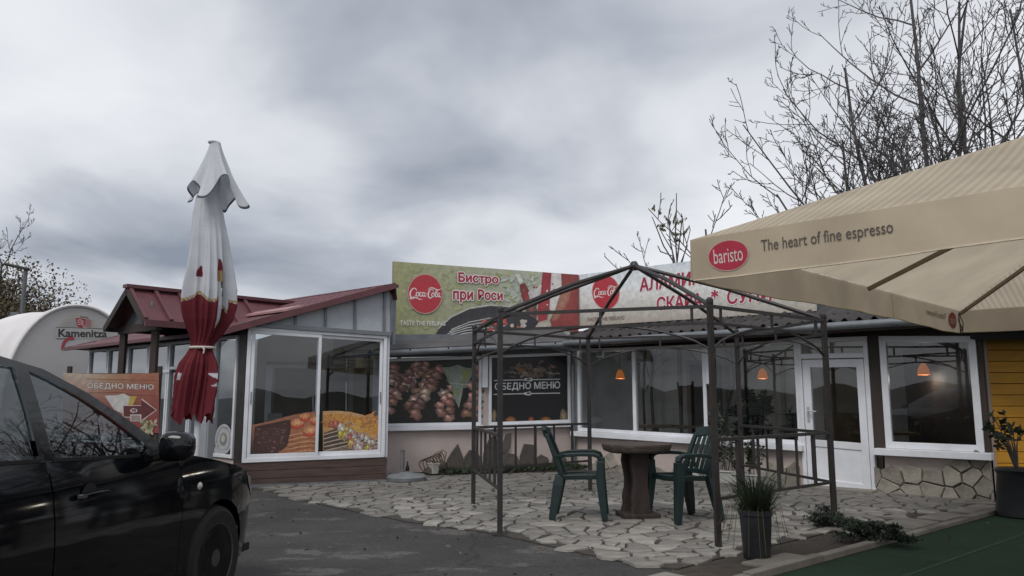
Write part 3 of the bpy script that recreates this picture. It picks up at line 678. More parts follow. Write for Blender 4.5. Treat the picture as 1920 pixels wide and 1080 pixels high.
# gable glazing with mullions
ub = [FB.uz(x, 590)[0] for x in (473, 508, 555, 611, 666, 721)]
uend = FB.uz(735, 590)[0]
def zr(u): return rz(wdist(FB.pt(u, 0)))-.015
def zl(u): k = min(max(u/ULEN_FB, 0), 1.1); return sq[0][1]+.06+(sq[1][1]-sq[0][1])*k
for a, b in zip(ub, ub[1:]+[uend]):
    MB().add([FB.pt(a, zl(a), -.03), FB.pt(b, zl(b), -.03), FB.pt(b, zr(b), -.03), FB.pt(a, max(zr(a), zl(a)+.005), -.03)], [(0, 1, 2, 3)]).build('gable_pane', POLYC, ver, fix=False)
for a in ub[1:]+[uend]:
    m = MB(); m.rect(FB, a-.018, a+.018, zl(a), zr(a)+.02, -.05, .0); m.build('gable_mullion', GREYMETAL, ver)
m = MB(); m.prism(FB, [(uend+.02, 2.1), (uend+.07, 2.1), (uend+.07, zr(uend)-.02), (uend+.02, zr(uend)-.02)], -.10, -.02); m.build('end_post', GREYMETAL, ver)
# corner post
m = MB(); m.box(LWpt(.07, -.02, 1.15), (.11, .11, 2.3)); m.build('corner_post', DARKSTEEL, ver)
# main red roof, pressed into tile steps
RU = FB.u                                         # the rake follows the gable
def roofp(t, wd):                                  # t along the eave to the left, wd up the slope (plan metres)
    sh = RU.dot(LWD)/RU.dot(-LWN)
    p = V((A.x, A.y, 0)) + LWD*(t + sh*wd) - LWN*wd; p.z = rz(wd); return p
TE = 6.1; WMAX = WTOP-.03
def tile(t, wd):
    p = roofp(t, wd); s = (wd/.30) % 1.0
    p.z += .028*(1-s) + .014*max(-.3, math.sin(t*2*math.pi/.2)); return p
m = MB()
def mr(a, b):
    wd = -.34+(WMAX+.34)*b; tl_ = TE - max(0, wd+.34)*.95; return tile(-.13+(tl_+.13)*a, wd)
m.grid(mr, 150, 42)
ro = m.build('roof', RED, ver, smooth=True, angle=25); sm = ro.modifiers.new('s', 'SOLIDIFY'); sm.thickness = .03; sm.offset = -1
m = MB(); e0 = roofp(TE-(WMAX+.34)*.95, WMAX); e1 = roofp(-.13, WMAX); e2 = e1-LWN*.05-V((0, 0, .22)); e3 = e0-LWN*.05-V((0, 0, .22))
m.add([e0, e1, e2, e3], [(0, 1, 2, 3)]); m.build('roof', RED, ver)
m = MB(); h0 = roofp(TE, -.34); h1 = e0; m.add([h0, h1, h0-LWN*3.0-V((0, 0, .1))], [(0, 1, 2)]); m.build('roof', RED, ver)
for a, b, nm in ((roofp(-.15, -.36), roofp(-.15, WMAX), 'verge_trim'), (e1, e0, 'ridge_cap'), (h0, e0, 'hip_cap'), (roofp(-.15, -.36), roofp(TE, -.36), 'eave_trim')):
    m = MB(); m.beam(a+V((0, 0, .0)), b+V((0, 0, .0)), .07 if nm != 'ridge_cap' else .14, .09 if nm == 'verge_trim' else .05); m.build(nm, RED, ro)
m = MB(); q = [tile(.25, .42), tile(1.55, .42), tile(1.62, .66), tile(.32, .66)]; q = [p+V((0, 0, .075)) for p in (roofp(-.02, .50), roofp(1.6, .46), roofp(1.62, .66), roofp(-.02, .72))]
m.add(q+[p-V((0, 0, .03)) for p in q], [(0, 1, 2, 3), (4, 7, 6, 5), (0, 4, 5, 1), (1, 5, 6, 2), (2, 6, 7, 3), (3, 7, 4, 0)]); m.build('roof_flashing', REDSOFT, ver)
# left wing wall: low plinth and a row of windows
LW = Plane(LWpt(TE-.2, 0, 0), LWpt(0, 0, 0)); LWL = TE-.2
MB().rect(LW, 0, LWL-.15, 0, .38, -.12, 0).build('wall', PLASTER, ver)
edges = [0.02, .95, 1.85, 2.72, 3.5, 4.3, 5.05, LWL-.16]
for k, (a, b) in enumerate(zip(edges, edges[1:])):
    window(ver, LW, [(a, 2.19), (b-.02, 2.19), (b-.02, .40), (a, .40)], .05, (), glass=GLASS2 if k < 6 else GLASS, name='window')
MB().rect(LW, 0, LWL, 2.19, 2.34, -.1, .0).build('head_board', BROWN, ver)
m = MB(); m.rect(LW, 3.1, 3.6, 1.68, 1.73, .031, .05); m.rect(LW, 3.62, 4.2, 1.73, 1.77, .031, .05); m.build('glazing_bar', PVC, ver)
# rooms: floor, back walls, ceiling, a bright inner door frame and dark ochre panels
inn = [LWpt(0, 0, .03), LWpt(LWL, 0, .03), LWpt(LWL, -3.6, .03), FB.pt(ULEN_FB+.1, .03, -3.0), FB.pt(ULEN_FB+.01, .03, -.05)]
MB().add(inn, [(0, 1, 2, 3, 4)]).build('inner_floor', mat('veranda_tiles', (.10, .085, .07), .5, .25, 4), ver)
MB().add([LWpt(LWL, -3.6, 0), FB.pt(ULEN_FB+.1, 0, -3.0), FB.pt(ULEN_FB+.1, 2.95, -3.0), LWpt(LWL, -3.6, 2.6)], [(0, 1, 2, 3)]).build('inner_wall', INTD, ver)
MB().add([LWpt(LWL, -.05, 0), LWpt(LWL, -3.6, 0), LWpt(LWL, -3.6, 2.6), LWpt(LWL, -.05, 2.3)], [(0, 1, 2, 3)]).build('wall', INTW, ver)
MB().add([FB.pt(ULEN_FB+.04, 0, -1.0), FB.pt(ULEN_FB+.1, 0, -3.0), FB.pt(ULEN_FB+.1, 2.95, -3.0), FB.pt(ULEN_FB+.04, 2.6, -1.0)], [(0, 1, 2, 3)]).build('inner_wall', INTO, ver)
def irect(px0, px1, py0, py1, off, mt, nm): u0, z1 = FB.uz(px0, py0, off); u1, z0 = FB.uz(px1, py1, off); MB().rect(FB, u0, u1, z0, z1, off-.04, off).build(nm, mt, ver)
irect(500, 506, 680, 800, -1.75, PVC, 'inner_post'); irect(500, 600, 678, 685, -1.72, mat('dim_trim', (.2, .2, .2)), 'inner_rail')
irect(655, 661, 690, 800, -1.70, mat('dim_trim', (.2, .2, .2)), 'inner_post'); irect(516, 596, 690, 810, -1.9, INTO, 'inner_panel'); irect(610, 652, 690, 810, -1.9, mat('inner_brown_panel', (.07, .05, .04)), 'inner_panel')
irect(664, 715, 690, 810, -1.92, INTO, 'inner_panel'); irect(503, 528, 775, 800, -1.0, mat('inner_trim', (.26, .25, .23), .7), 'inner_chair_back')
BEAD = mat('pale_bead', (.6, .58, .52), .4)
for px, y0, y1 in ((587, 745, 775), (649, 718, 775)):
    m = MB(); y = y0
    while y < y1:
        p = FB.hit(px, y, -.25); m.lathe([(.001, -.011), (.009, -.006), (.009, .006), (.001, .011)], p, 6); y += 3.4
    m.build('bead_chain', BEAD, ver)
# white round emblem on the left wing pane
pr = Print(LW, .012)
cx, cy = 419, 824
pr.blob(cx, cy, 16, 29, .06, (.40, .41, .42), n=28, wob=0); pr.blob(cx, cy, 12.5, 24, .06, (.13, .14, .14), n=24, wob=0); pr.blob(cx, cy, 11.5, 22, .06, (.42, .43, .44), n=24, wob=0)
pr.blob(cx, cy, 7, 13, .06, (.2, .2, .2), n=20, wob=.05); pr.blob(cx-1, cy-2, 4, 7, .3, (.45, .4, .35), n=12)
for k in range(5): pr.blob(405+k*4, 848-abs(k-2)*2, 3.4, 6, 0, (.40, .41, .42), n=8)
pr.mb.build('emblem', PRINT, ver, colors=True, fix=False)

# ---- gabled porch in front of the left wing
por = thing('gable_porch', 'small gabled porch with ribbed red sheet roof on thin dark posts', 'porch', LWpt(1.3, .9, 0))
T0, T1, TA = .60, 1.98, 1.25; FF = 1.22; ZF = 2.34; ZA = 2.86
RB = -(ZA-Z0)/SLOPE-.1
def pp(t, f, z): return LWpt(t, f, z)
def proof(tE, zE, ribs):
    m = MB(); q = [pp(tE, FF, zE), pp(tE, -.3, zE), pp(TA, RB, ZA), pp(TA, FF, ZA)]
    m.add(q, [(0, 1, 2, 3)]); o = m.build('roof_sheet', RED, por); s = o.modifiers.new('s', 'SOLIDIFY'); s.thickness = .025
    for k in range(ribs):
        f = FF-.03-k*.36; MB().beam(pp(tE, f, zE)+V((0, 0, .03)), pp(TA, f, ZA)+V((0, 0, .03)), .05, .045).build('rib', RED, o)
    return o
proof(T0, ZF, 6); proof(T1, ZF, 6)
m = MB(); m.beam(pp(TA, FF+.03, ZA+.03), pp(TA, RB, ZA+.03), .16, .05); m.build('ridge_cap', RED, por)
GREYB = mat('weathered_grey_board', (.16, .165, .175), .8, .25, 3, .3, 25, stretch=(1, 1, .3))
m = MB(); f = .96; m.add([pp(T0+.10, f, ZF+.02), pp(T1-.10, f, ZF+.02), pp(TA, f, ZA-.08)], [(0, 1, 2)]); m.build('gable_board', GREYB, por)
m = MB(); m.beam(pp(T0-.03, FF, ZF-.03), pp(T0-.03, -.3, ZF-.03), .05, .09); m.build('eave_board', RED, por)
m = MB(); m.beam(pp(T1+.03, FF, ZF-.03), pp(T1+.03, -.3, ZF-.03), .05, .09); m.build('eave_board', BROWN, por)
m = MB(); m.beam(pp(T0, FF-.02, ZF-.03), pp(TA, FF-.02, ZA-.03), .05, .10); m.beam(pp(T1, FF-.02, ZF-.03), pp(TA, FF-.02, ZA-.03), .05, .10); m.build('barge_board', BROWN, por)
m = MB(); m.beam(pp(T0+.02, f+.03, ZF-.05), pp(T1-.02, f+.03, ZF-.05), .08, .12); m.build('cross_beam', BROWN, por)
m = MB(); m.beam(pp((T0+TA)/2, f+.02, ZF), pp((T0+TA)/2, f+.02, ZF+.32), .03); m.build('gable_batten', GREYB, por)
for t_ in (.75, 1.85):
    m = MB(); m.beam(pp(t_, f+.02, 0), pp(t_, f+.02, ZF-.1), .085, side=V((1, 0, 0))); m.build('post', BROWN, por)

# ================================================================== ROOF SIGNS
S1 = FL.shifted(-.18); S2 = FR.shifted(-.32)
def script(pr, quad, col, wmul=1.0):
    """flowing two-word script drawn with broad pen strokes; unit box 10 x 4"""
    st = [  # first capital with tail
        [(2.35, 2.75, .25), (2.2, 3.2, .3), (1.7, 3.45, .32), (1.05, 3.1, .45), (.55, 2.3, .55), (.5, 1.4, .55), (.95, .85, .42), (1.6, .95, .3), (2.15, 1.5, .18)],
        [(.55, 1.0, .3), (.5, .55, .42), (.9, .45, .4), (1.7, .75, .36), (2.5, .72, .4), (3.2, .42, .34), (3.9, .35, .2), (4.1, .55, .1)],
        [(2.75, 2.35, .3), (2.35, 2.1, .38), (2.25, 1.55, .4), (2.55, 1.2, .34), (2.95, 1.45, .36), (3.05, 2.0, .38), (2.75, 2.35, .3), (3.3, 2.2, .14)],
        [(3.85, 2.15, .3), (3.65, 2.4, .3), (3.35, 2.1, .4), (3.3, 1.5, .4), (3.6, 1.2, .34), (4.0, 1.5, .2)],
        [(4.7, 2.3, .3), (4.3, 2.3, .34), (4.1, 1.75, .4), (4.25, 1.25, .34), (4.6, 1.5, .3), (4.85, 2.3, .36), (4.75, 1.5, .4), (4.95, 1.2, .3), (5.3, 1.5, .18)],
        [(5.2, 1.95, .26), (5.6, 2.1, .28)],
        [(7.4, 2.75, .2), (7.2, 3.2, .28), (6.7, 3.3, .32), (6.15, 2.8, .46), (5.85, 2.0, .56), (5.95, 1.15, .52), (6.4, .8, .4), (7.0, 1.1, .24)],
        [(5.7, 3.0, .12), (6.3, 3.65, .28), (7.2, 3.75, .36), (8.2, 3.35, .34), (9.1, 3.3, .28), (9.75, 3.7, .12)],
        [(7.35, 2.35, .3), (6.95, 2.1, .38), (6.9, 1.55, .4), (7.15, 1.2, .34), (7.55, 1.45, .36), (7.65, 2.0, .38), (7.35, 2.35, .3), (7.9, 2.2, .14)],
        [(7.85, 1.5, .14), (8.35, 2.4, .26), (8.5, 3.1, .3), (8.25, 3.2, .22), (8.05, 2.4, .4), (8.0, 1.5, .42), (8.25, 1.2, .3), (8.55, 1.5, .16)],
        [(9.15, 2.3, .3), (8.8, 2.3, .34), (8.6, 1.75, .4), (8.75, 1.25, .34), (9.05, 1.5, .3), (9.3, 2.35, .36), (9.2, 1.5, .4), (9.4, 1.15, .3), (9.75, 1.4, .14)]]
    for s_ in st:
        # smooth by Catmull-Rom
        P = [s_[0]]+s_+[s_[-1]]; pts = []
        for i in range(1, len(P)-2):
            for k in range(5):
                u = k/5; a, b, c, d = P[i-1], P[i], P[i+1], P[i+2]
                pts.append(tuple(.5*((2*b[j])+(-a[j]+c[j])*u+(2*a[j]-5*b[j]+4*c[j]-d[j])*u*u+(-a[j]+3*b[j]-3*c[j]+d[j])*u**3) for j in range(3)))
        pts.append(s_[-1]); pr.off += pr.step; vs = []
        for i, (x, y, wd) in enumerate(pts):
            x0, y0 = pts[max(i-1, 0)][:2]; x1, y1 = pts[min(i+1, len(pts)-1)][:2]; l = math.hypot(x1-x0, y1-y0) or 1; nx, ny = -(y1-y0)/l, (x1-x0)/l
            wd *= wmul*.62
            for sg in (1, -1): vs.append(quad((x+sg*nx*wd/2)/10, (y+sg*ny*wd/2)/4, pr.off))
        n = len(pts); pr.mb.add(vs, [(2*i, 2*i+1, 2*i+3, 2*i+2) for i in range(n-1)], [col]*len(vs))
def spx(pl, tl, tr, br, bl):
    def q(s, t, off): return pxquad(pl, tl, tr, br, bl, off)(s, t)
    cache = {}
    def qq(s, t, off):
        if off not in cache: cache[off] = pxquad(pl, tl, tr, br, bl, off)
        return cache[off](s, t)
    return qq
RED_P, WHITE_P = (.42, .035, .05), (.68, .67, .66)
# -- green sign
sg = thing('roof_sign', 'green roof sign with red disc, bottle picture and red Cyrillic lettering', 'sign', S1.pt(1.5, 2.2))
c1 = [(737, 490), (1085, 515), (1085, 642), (735, 649)]
qz = [S1.uz(*p) for p in c1]
m = MB(); m.prism(S1, qz, -.06, -.002); m.build('panel', GREYMETAL, sg)
m = MB()
for u in (.25, 1.3, 2.4, 3.2): m.rect(S1, u-.03, u+.03, 1.9, qz[0][1]-.1, -.12, -.061)
m.build('support_frame', GREYMETAL, sg)
random.seed(21)
pr = Print(S1, 0.0)
gr0, gr1 = (.33, .335, .17), (.40, .44, .30)
# graded ground of the print in bands
for k in range(24):
    x0, x1 = 737+k*14.5, 737+(k+1)*14.5; f = k/23
    t0, t1 = 490+25*(x0-737)/348, 490+25*(x1-737)/348; b0, b1 = 647-19*(x0-737)/348, 647-19*(x1-737)/348
    cm = tuple(gr0[i]*(1-f)+(.45, .48, .42)[i]*f for i in range(3))
    lo = tuple(c*.82 for c in cm) if f < .5 else tuple(c*.9 for c in cm)
    pr.off = 0.0; pr.mb.add([S1.hit(x0, t0, 0), S1.hit(x1, t1, 0), S1.hit(x1, b1, 0), S1.hit(x0, b0, 0)], [(0, 1, 2, 3)], [cm, cm, lo, lo])
for k in range(110):
    px = random.uniform(745, 1010); top = 494+25*(px-737)/348; py = random.uniform(top+4, 625)
    c = random.choice([(.29, .31, .14), (.36, .37, .19), (.32, .34, .16), (.39, .40, .23)]); pr.blob(px, py, random.uniform(2, 9), random.uniform(1.5, 5), random.uniform(0, 3), c, n=8, wob=.4)
pr.step = .00007
for k in range(60): pr.blob(random.uniform(945, 1020), random.uniform(516, 575), random.uniform(2, 9), random.uniform(1.5, 5), random.uniform(0, 3), jit(random.choice([(.42, .46, .40), (.48, .52, .47), (.34, .39, .30), (.40, .44, .38)]), .12), n=10, wob=.35)
# right part: red cloth, pale sleeve, bottle
pr.patch([(1018, 510), (1035, 512), (1030, 575), (1022, 616), (1010, 616), (1008, 580)], (.30, .04, .05), (.38, .05, .06))
pr.patch([(1034, 512), (1054, 513), (1052, 560), (1040, 590), (1030, 580)], (.62, .60, .58), (.7, .69, .67))
pr.patch([(1052, 513), (1085, 515), (1085, 622), (1034, 616), (1030, 602), (1045, 575), (1054, 555)], (.25, .05, .05), (.36, .09, .075))
pr.patch([(1054, 540), (1076, 528), (1066, 566), (1046, 598), (1034, 602)], (.33, .14, .10), (.44, .22, .16))
pr.patch([(974, 534), (984, 530), (992, 545), (1000, 560), (1002, 580), (990, 592), (984, 575), (978, 556)], (.16, .03, .03), (.34, .05, .06))
pr.patch([(990, 548), (1006, 536), (1016, 534), (1014, 550), (1002, 566), (996, 572)], (.5, .48, .46), (.62, .6, .58))
pr.patch([(966, 516), (974, 512), (980, 528), (975, 534)], (.55, .56, .52), (.66, .66, .64))
pr.patch([(984, 566), (1000, 560), (1008, 585), (1004, 604), (990, 600)], (.10, .05, .04), (.22, .10, .08))
for k in range(22): pr.blob(random.uniform(975, 1040), random.uniform(530, 600), random.uniform(1.2, 4), random.uniform(1, 3), random.uniform(0, 3), jit(random.choice([(.6, .58, .55), (.3, .05, .06), (.12, .1, .09)])), n=7, wob=.4)
# grill: dark lid, rods, food
pr.patch([(810, 640), (822, 618), (846, 596), (880, 580), (920, 574), (960, 577), (990, 588), (1012, 604), (1000, 618), (960, 624), (900, 630)], (.035, .035, .04), (.06, .06, .066))
pr.line([(822, 616), (846, 594), (880, 578), (920, 572), (960, 575)], 2.0, (.5, .5, .48))
for k in range(8):
    y = 596+k*5.2; pr.line([(846-k*3.5, y+22-k*1.2), (880-k*2, y+8), (936+k*4, y-3+k*.6)], 1.6, (.50, .50, .49))
for k in range(24): pr.blob(random.uniform(905, 985), random.uniform(600, 622), random.uniform(3, 8), random.uniform(2, 4.5), random.uniform(0, 3), jit(random.choice([(.45, .12, .08), (.55, .5, .45), (.3, .16, .1), (.12, .1, .1), (.5, .06, .06)])), n=9, wob=.3)
pr.patch([(1000, 618), (1010, 604), (1030, 598), (1034, 610), (1026, 622)], (.40, .36, .30), (.55, .5, .45))
pr.mb.build('printed_picture', PRINTG, sg, colors=True, fix=False)
pr2 = Print(S1, pr.off+.0005, .00015)
pr2.blob(797, 551, 33, 37.5, 0, (.50, .34, .30), n=48, wob=0); pr2.blob(797, 551, 31.5, 36, 0, RED_P, (.46, .035, .05), n=48, wob=0)
script(pr2, spx(S1, (766, 536), (829, 539), (829, 565), (766, 563)), WHITE_P, 1.15)
pr2.mb.build('round_emblem', LETTER, sg, colors=True, fix=False); pr2.mb = MB()
LINES1 = [[('Бистро', (860, 511), (934, 516.5), (934, 535.5), (860, 532.5), None)], [('при', (850, 546), (886, 548), (886, 562), (850, 561), 'пии')], [('Роси', (897, 543), (942, 546), (942, 563), (897, 562), None)]]
for ln_ in LINES1:
    for bd, cl in ((.105, (.72, .69, .67)), (.035, (.33, .018, .045))):
        for tx_, a_, b_, c_, d_, rf_ in ln_: pr2.text(tx_, a_, b_, c_, d_, cl, bd, rf_)
    pr2.mb.build('lettering', LETTER, sg, colors=True, fix=False); pr2.mb = MB()
pr2.text('TASTE THE FEELING', (750, 601), (835, 602.5), (835, 610.5), (750, 609.5), (.66, .65, .63), .012)
pr2.mb.build('slogan', LETTER, sg, colors=True, fix=False)
# -- white sign
sg2 = thing('roof_sign', 'white roof sign with red disc and large red Cyrillic words behind the gazebo', 'sign', S2.pt(2.5, 2.5))
uA = S2.uz(1084, 560)[0]; uB = S2.uz(1531, 570)[0]; zT = S2.uz(1087, 515)[1]; zT2 = S2.uz(1290, 490)[1]; zTb = zT+(zT2-zT)*(uB-uA)/(S2.uz(1290, 520)[0]-uA)
zb0 = S2.uz(1087, 612)[1]; zb1 = S2.uz(1531, 583)[1]
pqz = [(uA, zb0), (uB, zb1), (uB, zTb), (uA, zT)]
m = MB(); m.prism(S2, pqz, -.06, -.002); m.build('panel', GREYMETAL, sg2)
m = MB()
for k in range(6): u = uA+.3+k*(uB-uA-.6)/5; m.rect(S2, u-.03, u+.03, 2.3, zT-.1, -.12, -.061)
m.build('support_frame', GREYMETAL, sg2)
pr = Print(S2, 0.0)
rows = [(0, (.40, .36, .31)), (.25, (.52, .50, .46)), (.5, (.70, .70, .68)), (.75, (.74, .77, .79)), (1, (.64, .70, .75))]
for (t0, c0), (t1, cB) in zip(rows, rows[1:]):
    for k in range(8):
        s0, s1 = k/8, (k+1)/8
        def at(s, t): return lerp2(lerp2(pqz[0], pqz[1], s), lerp2(pqz[3], pqz[2], s), t)
        pr.mb.add([S2.pt(*at(s0, t0)), S2.pt(*at(s1, t0)), S2.pt(*at(s1, t1)), S2.pt(*at(s0, t1))], [(0, 1, 2, 3)], [c0, c0, cB, cB])
pr.mb.build('printed_picture', PRINTG, sg2, colors=True, fix=False)
pr2 = Print(S2, .001, .00015)
pr2.blob(1136, 548, 26.5, 32.5, -.1, (.55, .35, .33), n=48, wob=0); pr2.blob(1136, 548, 25, 31, -.1, RED_P, (.46, .035, .05), n=48, wob=0)
script(pr2, spx(S2, (1112, 538), (1160, 533), (1160, 557), (1112, 561)), WHITE_P, 1.15)
pr2.mb.build('round_emblem', LETTER, sg2, colors=True, fix=False); pr2.mb = MB()
LINES2 = [('АЛАМИНУТИ', (1200, 522), (1372, 500), (1372, 525), (1200, 546)), ('СКАРА', (1232, 558), (1316, 549), (1316, 575), (1232, 582)), ('*', (1334, 545), (1346, 544), (1346, 557), (1334, 559)), ('СУПИ', (1364, 545), (1446, 535), (1446, 563), (1364, 570))]
for tx_, a_, b_, c_, d_ in LINES2:
    for bd, cl in ((.085, (.74, .71, .71)), (.032, (.34, .02, .055))): pr2.text(tx_, a_, b_, c_, d_, cl, bd)
    pr2.mb.build('lettering', LETTER, sg2, colors=True, fix=False); pr2.mb = MB()
pr2.text('TASTE THE FEELING', (1101, 596), (1170, 592), (1170, 598.5), (1101, 602.5), (.22, .15, .13), .012)
pr2.mb.build('slogan', LETTER, sg2, colors=True, fix=False)

# ================================================================== PRINTED WINDOWS
random.seed(33)
meat = [(.40, .22, .17), (.50, .30, .24), (.34, .18, .15), (.54, .40, .33), (.44, .25, .21), (.24, .14, .12)]
def lump(pr, x, y, r, cols=meat, k=.25):
    c = jit(random.choice(cols), k); pr.blob(x, y, r*random.uniform(.9, 1.3), r*random.uniform(.65, .95), random.uniform(-.7, .7), tuple(v*.30 for v in c), c, n=14, wob=.34)
    pr.blob(x-r*.2, y-r*.25, r*.45, r*.28, random.uniform(-.6, .6), tuple(min(1, v*1.05) for v in c), tuple(min(1, v*1.7) for v in c), n=8, wob=.3)
pr = Print(FL, -.008)
pr.patch([(722, 675), (900, 669), (900, 797), (722, 800)], (.020, .020, .020))
def skewer(x0, y0, x1, y1, n, r):
    for i in range(n):
        f = i/(n-1); lump(pr, x0+(x1-x0)*f+random.uniform(-3, 3), y0+(y1-y0)*f+random.uniform(-2, 2), r)
skewer(738, 690, 735, 715, 4, 10); skewer(786, 688, 758, 726, 6, 11); skewer(812, 700, 770, 760, 8, 12); skewer(836, 738, 826, 772, 4, 11); skewer(735, 735, 728, 770, 4, 10); skewer(895, 690, 892, 780, 7, 9); skewer(800, 682, 790, 700, 3, 8); skewer(750, 705, 742, 720, 3, 8); skewer(768, 700, 735, 752, 5, 10); skewer(822, 696, 778, 774, 9, 11.5); skewer(850, 715, 840, 782, 6, 10.5); skewer(884, 725, 876, 775, 4, 10)
pr.patch([(829, 689), (845, 688), (859, 684), (874, 690), (888, 690), (884, 706), (874, 724), (866, 742), (860, 764), (853, 750), (846, 726), (838, 708)], (.20, .24, .20), (.27, .31, .25))
pr.patch([(868, 694), (880, 692), (876, 710), (867, 718)], (.25, .28, .08)); pr.patch([(852, 734), (860, 728), (860, 744)], (.24, .27, .1))
pr.patch([(868, 728), (880, 726), (878, 748), (864, 764)], (.02, .02, .022)); pr.line([(866, 726), (860, 764)], 1.2, (.4, .4, .38))
pr.line([(843, 718), (880, 722)], 1.3, (.4, .4, .36))
for k in range(8): pr.blob(774, 707+k*3.2, 1.1, 1.1, 0, (.22, .2, .5), n=6)
pr.mb.build('window_print', PRINT, fwl1, colors=True, fix=False)
pr = Print(FL, -.008)
pr.patch([(920, 668), (1066, 663), (1066, 793), (920, 797)], (.016, .016, .018))
for k in range(70):
    a = random.uniform(math.pi, 2*math.pi); r = random.uniform(0, 1); x, y = 997+50*r*math.cos(a), 707+32*r*math.sin(a)
    c = random.choice([(.11, .08, .06), (.16, .10, .07), (.07, .06, .05), (.2, .15, .11)]); pr.blob(x, y, random.uniform(3, 9), random.uniform(1.2, 3), random.uniform(-1, 1), c, tuple(v*1.5 for v in c), n=8, wob=.4)
pr.blob(978, 694, 4, 3, 0, (.20, .07, .02), (.45, .15, .03))
SIL = (.58, .59, .60)
for y in (712, 738): pr.line([(926, y+1.5), (985, y), (1050, y-1)], 1.7, SIL); pr.blob(991, y-.5, 8, 3.2, 0, SIL, n=10, wob=.4); pr.blob(991, y-.5, 4.5, 1.6, 0, (.05, .05, .05), n=8, wob=.3)
pr.text('ОБЕДНО МЕНЮ', (928, 718.5), (1050, 715), (1050, 730.5), (928, 733.5), SIL, .022)
for x, wd, c in ((926, 5, (.3, .24, .15)), (958, 10, (.36, .15, .06)), (996, 6, (.34, .12, .05)), (1024, 10, (.36, .15, .06)), (1057, 7, (.3, .25, .16))):
    h = 26 if c[1] > .2 else 12
    pr.blob(x, 793-h/2, wd, h/2, 0, tuple(v*.35 for v in c), c, n=12, wob=.15)
pr.mb.build('window_print', PRINT, fwl2, colors=True, fix=False)
# food picture on the sliding window, cut to the two panes
def food_print(x0, x1, curve, right):
    pr = Print(FB, -.0225 if right else .0115, .00004)
    def top(x):
        for (a, ya), (b, yb) in zip(curve, curve[1:]):
            if a <= x <= b: return ya+(yb-ya)*(x-a)/(b-a)
        return curve[-1][1]
    xs = [x0+(x1-x0)*k/14 for k in range(15)]; bot = 862
    rim = (.50, .30, .15) if right else (.30, .13, .08); body = (.34, .17, .09) if right else (.08, .04, .035)
    for a, b in zip(xs, xs[1:]):
        pr.off = -.0225 if right else .0115
        pr.mb.add([FB.hit(a, top(a), pr.off), FB.hit(b, top(b), pr.off), FB.hit(b, bot, pr.off), FB.hit(a, bot, pr.off)], [(0, 1, 2, 3)], [rim, rim, body, body])
    if right:
        pr.patch([(607, 777), (640, 776), (680, 783), (712, 793), (712, 830), (607, 830)], (.50, .24, .06), (.62, .34, .07))
        for k in range(36):
            x = random.uniform(610, 708); pr.blob(x, random.uniform(778, 800), random.uniform(5, 13), random.uniform(1.5, 3.4), random.uniform(-.9, -.1), (.34, .12, .04), (.60, .36, .13), n=9, wob=.3)
        pr.patch([(607, 812), (640, 800), (712, 826), (712, 860), (607, 862)], (.07, .055, .055))
        for k in range(13):
            y = 808+k*7.5; pr.line([(607, y), (607+min(105, 52+k*12), y-18-k*1.0)], 2.2, (.42, .33, .24))
            if k > 4: pr.line([(660, y-8), (712, y-30)], 2.0, (.46, .32, .22))
        for r_ in range(3):
            for k in range(12):
                f = k/11; x, y = 622+r_*18+f*(78-r_*16)+random.uniform(-2, 2), 794+r_*18+f*38+random.uniform(-3, 3)
                if 611 < x < 706 and y < 850:
                    c = random.choice([(.58, .50, .46), (.66, .60, .55), (.55, .17, .13), (.60, .50, .12), (.42, .28, .30), (.62, .38, .24)]); pr.blob(x, y, random.uniform(3.4, 6.2), random.uniform(6, 11), random.uniform(.1, .6), tuple(v*.4 for v in c), c, n=12, wob=.28)
                    pr.blob(x-1, y-3, 1.7, 3.2, .25, c, tuple(min(1, v*1.35) for v in c), n=7)
    else:
        pr.patch([(478, 800), (545, 786), (545, 858), (472, 862)], (.055, .028, .026), (.09, .045, .038))
        for k in range(30): pr.blob(random.uniform(482, 535), random.uniform(803, 850), random.uniform(1.5, 7), random.uniform(1, 2.6), random.uniform(-.4, .4), (.06, .03, .03), jit((.22, .13, .12), .5), n=8, wob=.4)
        pr.patch([(546, 800), (570, 780), (597, 776), (597, 860), (520, 861), (540, 835)], (.33, .14, .075), (.38, .17, .09))
        for k in range(6):
            y = 818+k*8.5; pr.blob(576, y, 34, 4.0, -.10-.02*k, (.24, .085, .045), (.50, .24, .12), n=16, wob=.08); pr.line([(542+k*-2, y-1), (560, y-5), (594, y-8)], 1.1, (.62, .38, .2))
        for x, y, r in ((558, 792, 13), (582, 806, 14), (572, 780, 10), (591, 786, 10)):
            pr.blob(x, y+5, r, r*.6, -.15, (.36, .06, .04), (.55, .11, .06), n=14, wob=.06); pr.blob(x, y, r*.96, r*.52, -.15, (.50, .20, .09), (.64, .44, .22), n=16, wob=.06)
            for j in range(7): a = j*.9; pr.blob(x+r*.55*math.cos(a), y+r*.30*math.sin(a), 1.8, 1.1, a, (.55, .16, .08), n=6)
    for k in range(40):
        x = random.uniform(x0+4, x1-4); y = random.uniform(top(x)+8, 850); pr.blob(x, y, random.uniform(.6, 1.6), random.uniform(.5, 1), 0, jit((.3, .17, .10), .7), n=5)
    # keep what lies inside the pane
    g = gr if right else gl; lo = min(p[0] for p in g); hi = max(p[0] for p in g); zl_ = [g[3], g[2]]
    vs = []
    for p in pr.mb.v:
        u = (p-FB.o).dot(FB.u); u2 = min(max(u, lo+.001), hi-.001); k = (u2-lo)/(hi-lo); zmin = zl_[0][1]+(zl_[1][1]-zl_[0][1])*k
        vs.append(p+FB.u*(u2-u)+V((0, 0, max(0, zmin+.001-p.z))))
    pr.mb.v = vs
    pr.mb.build('window_print', PRINT, win, colors=True, fix=False)
food_print(472, 598, [(472, 797), (505, 790), (540, 780), (570, 774), (600, 771)], False)
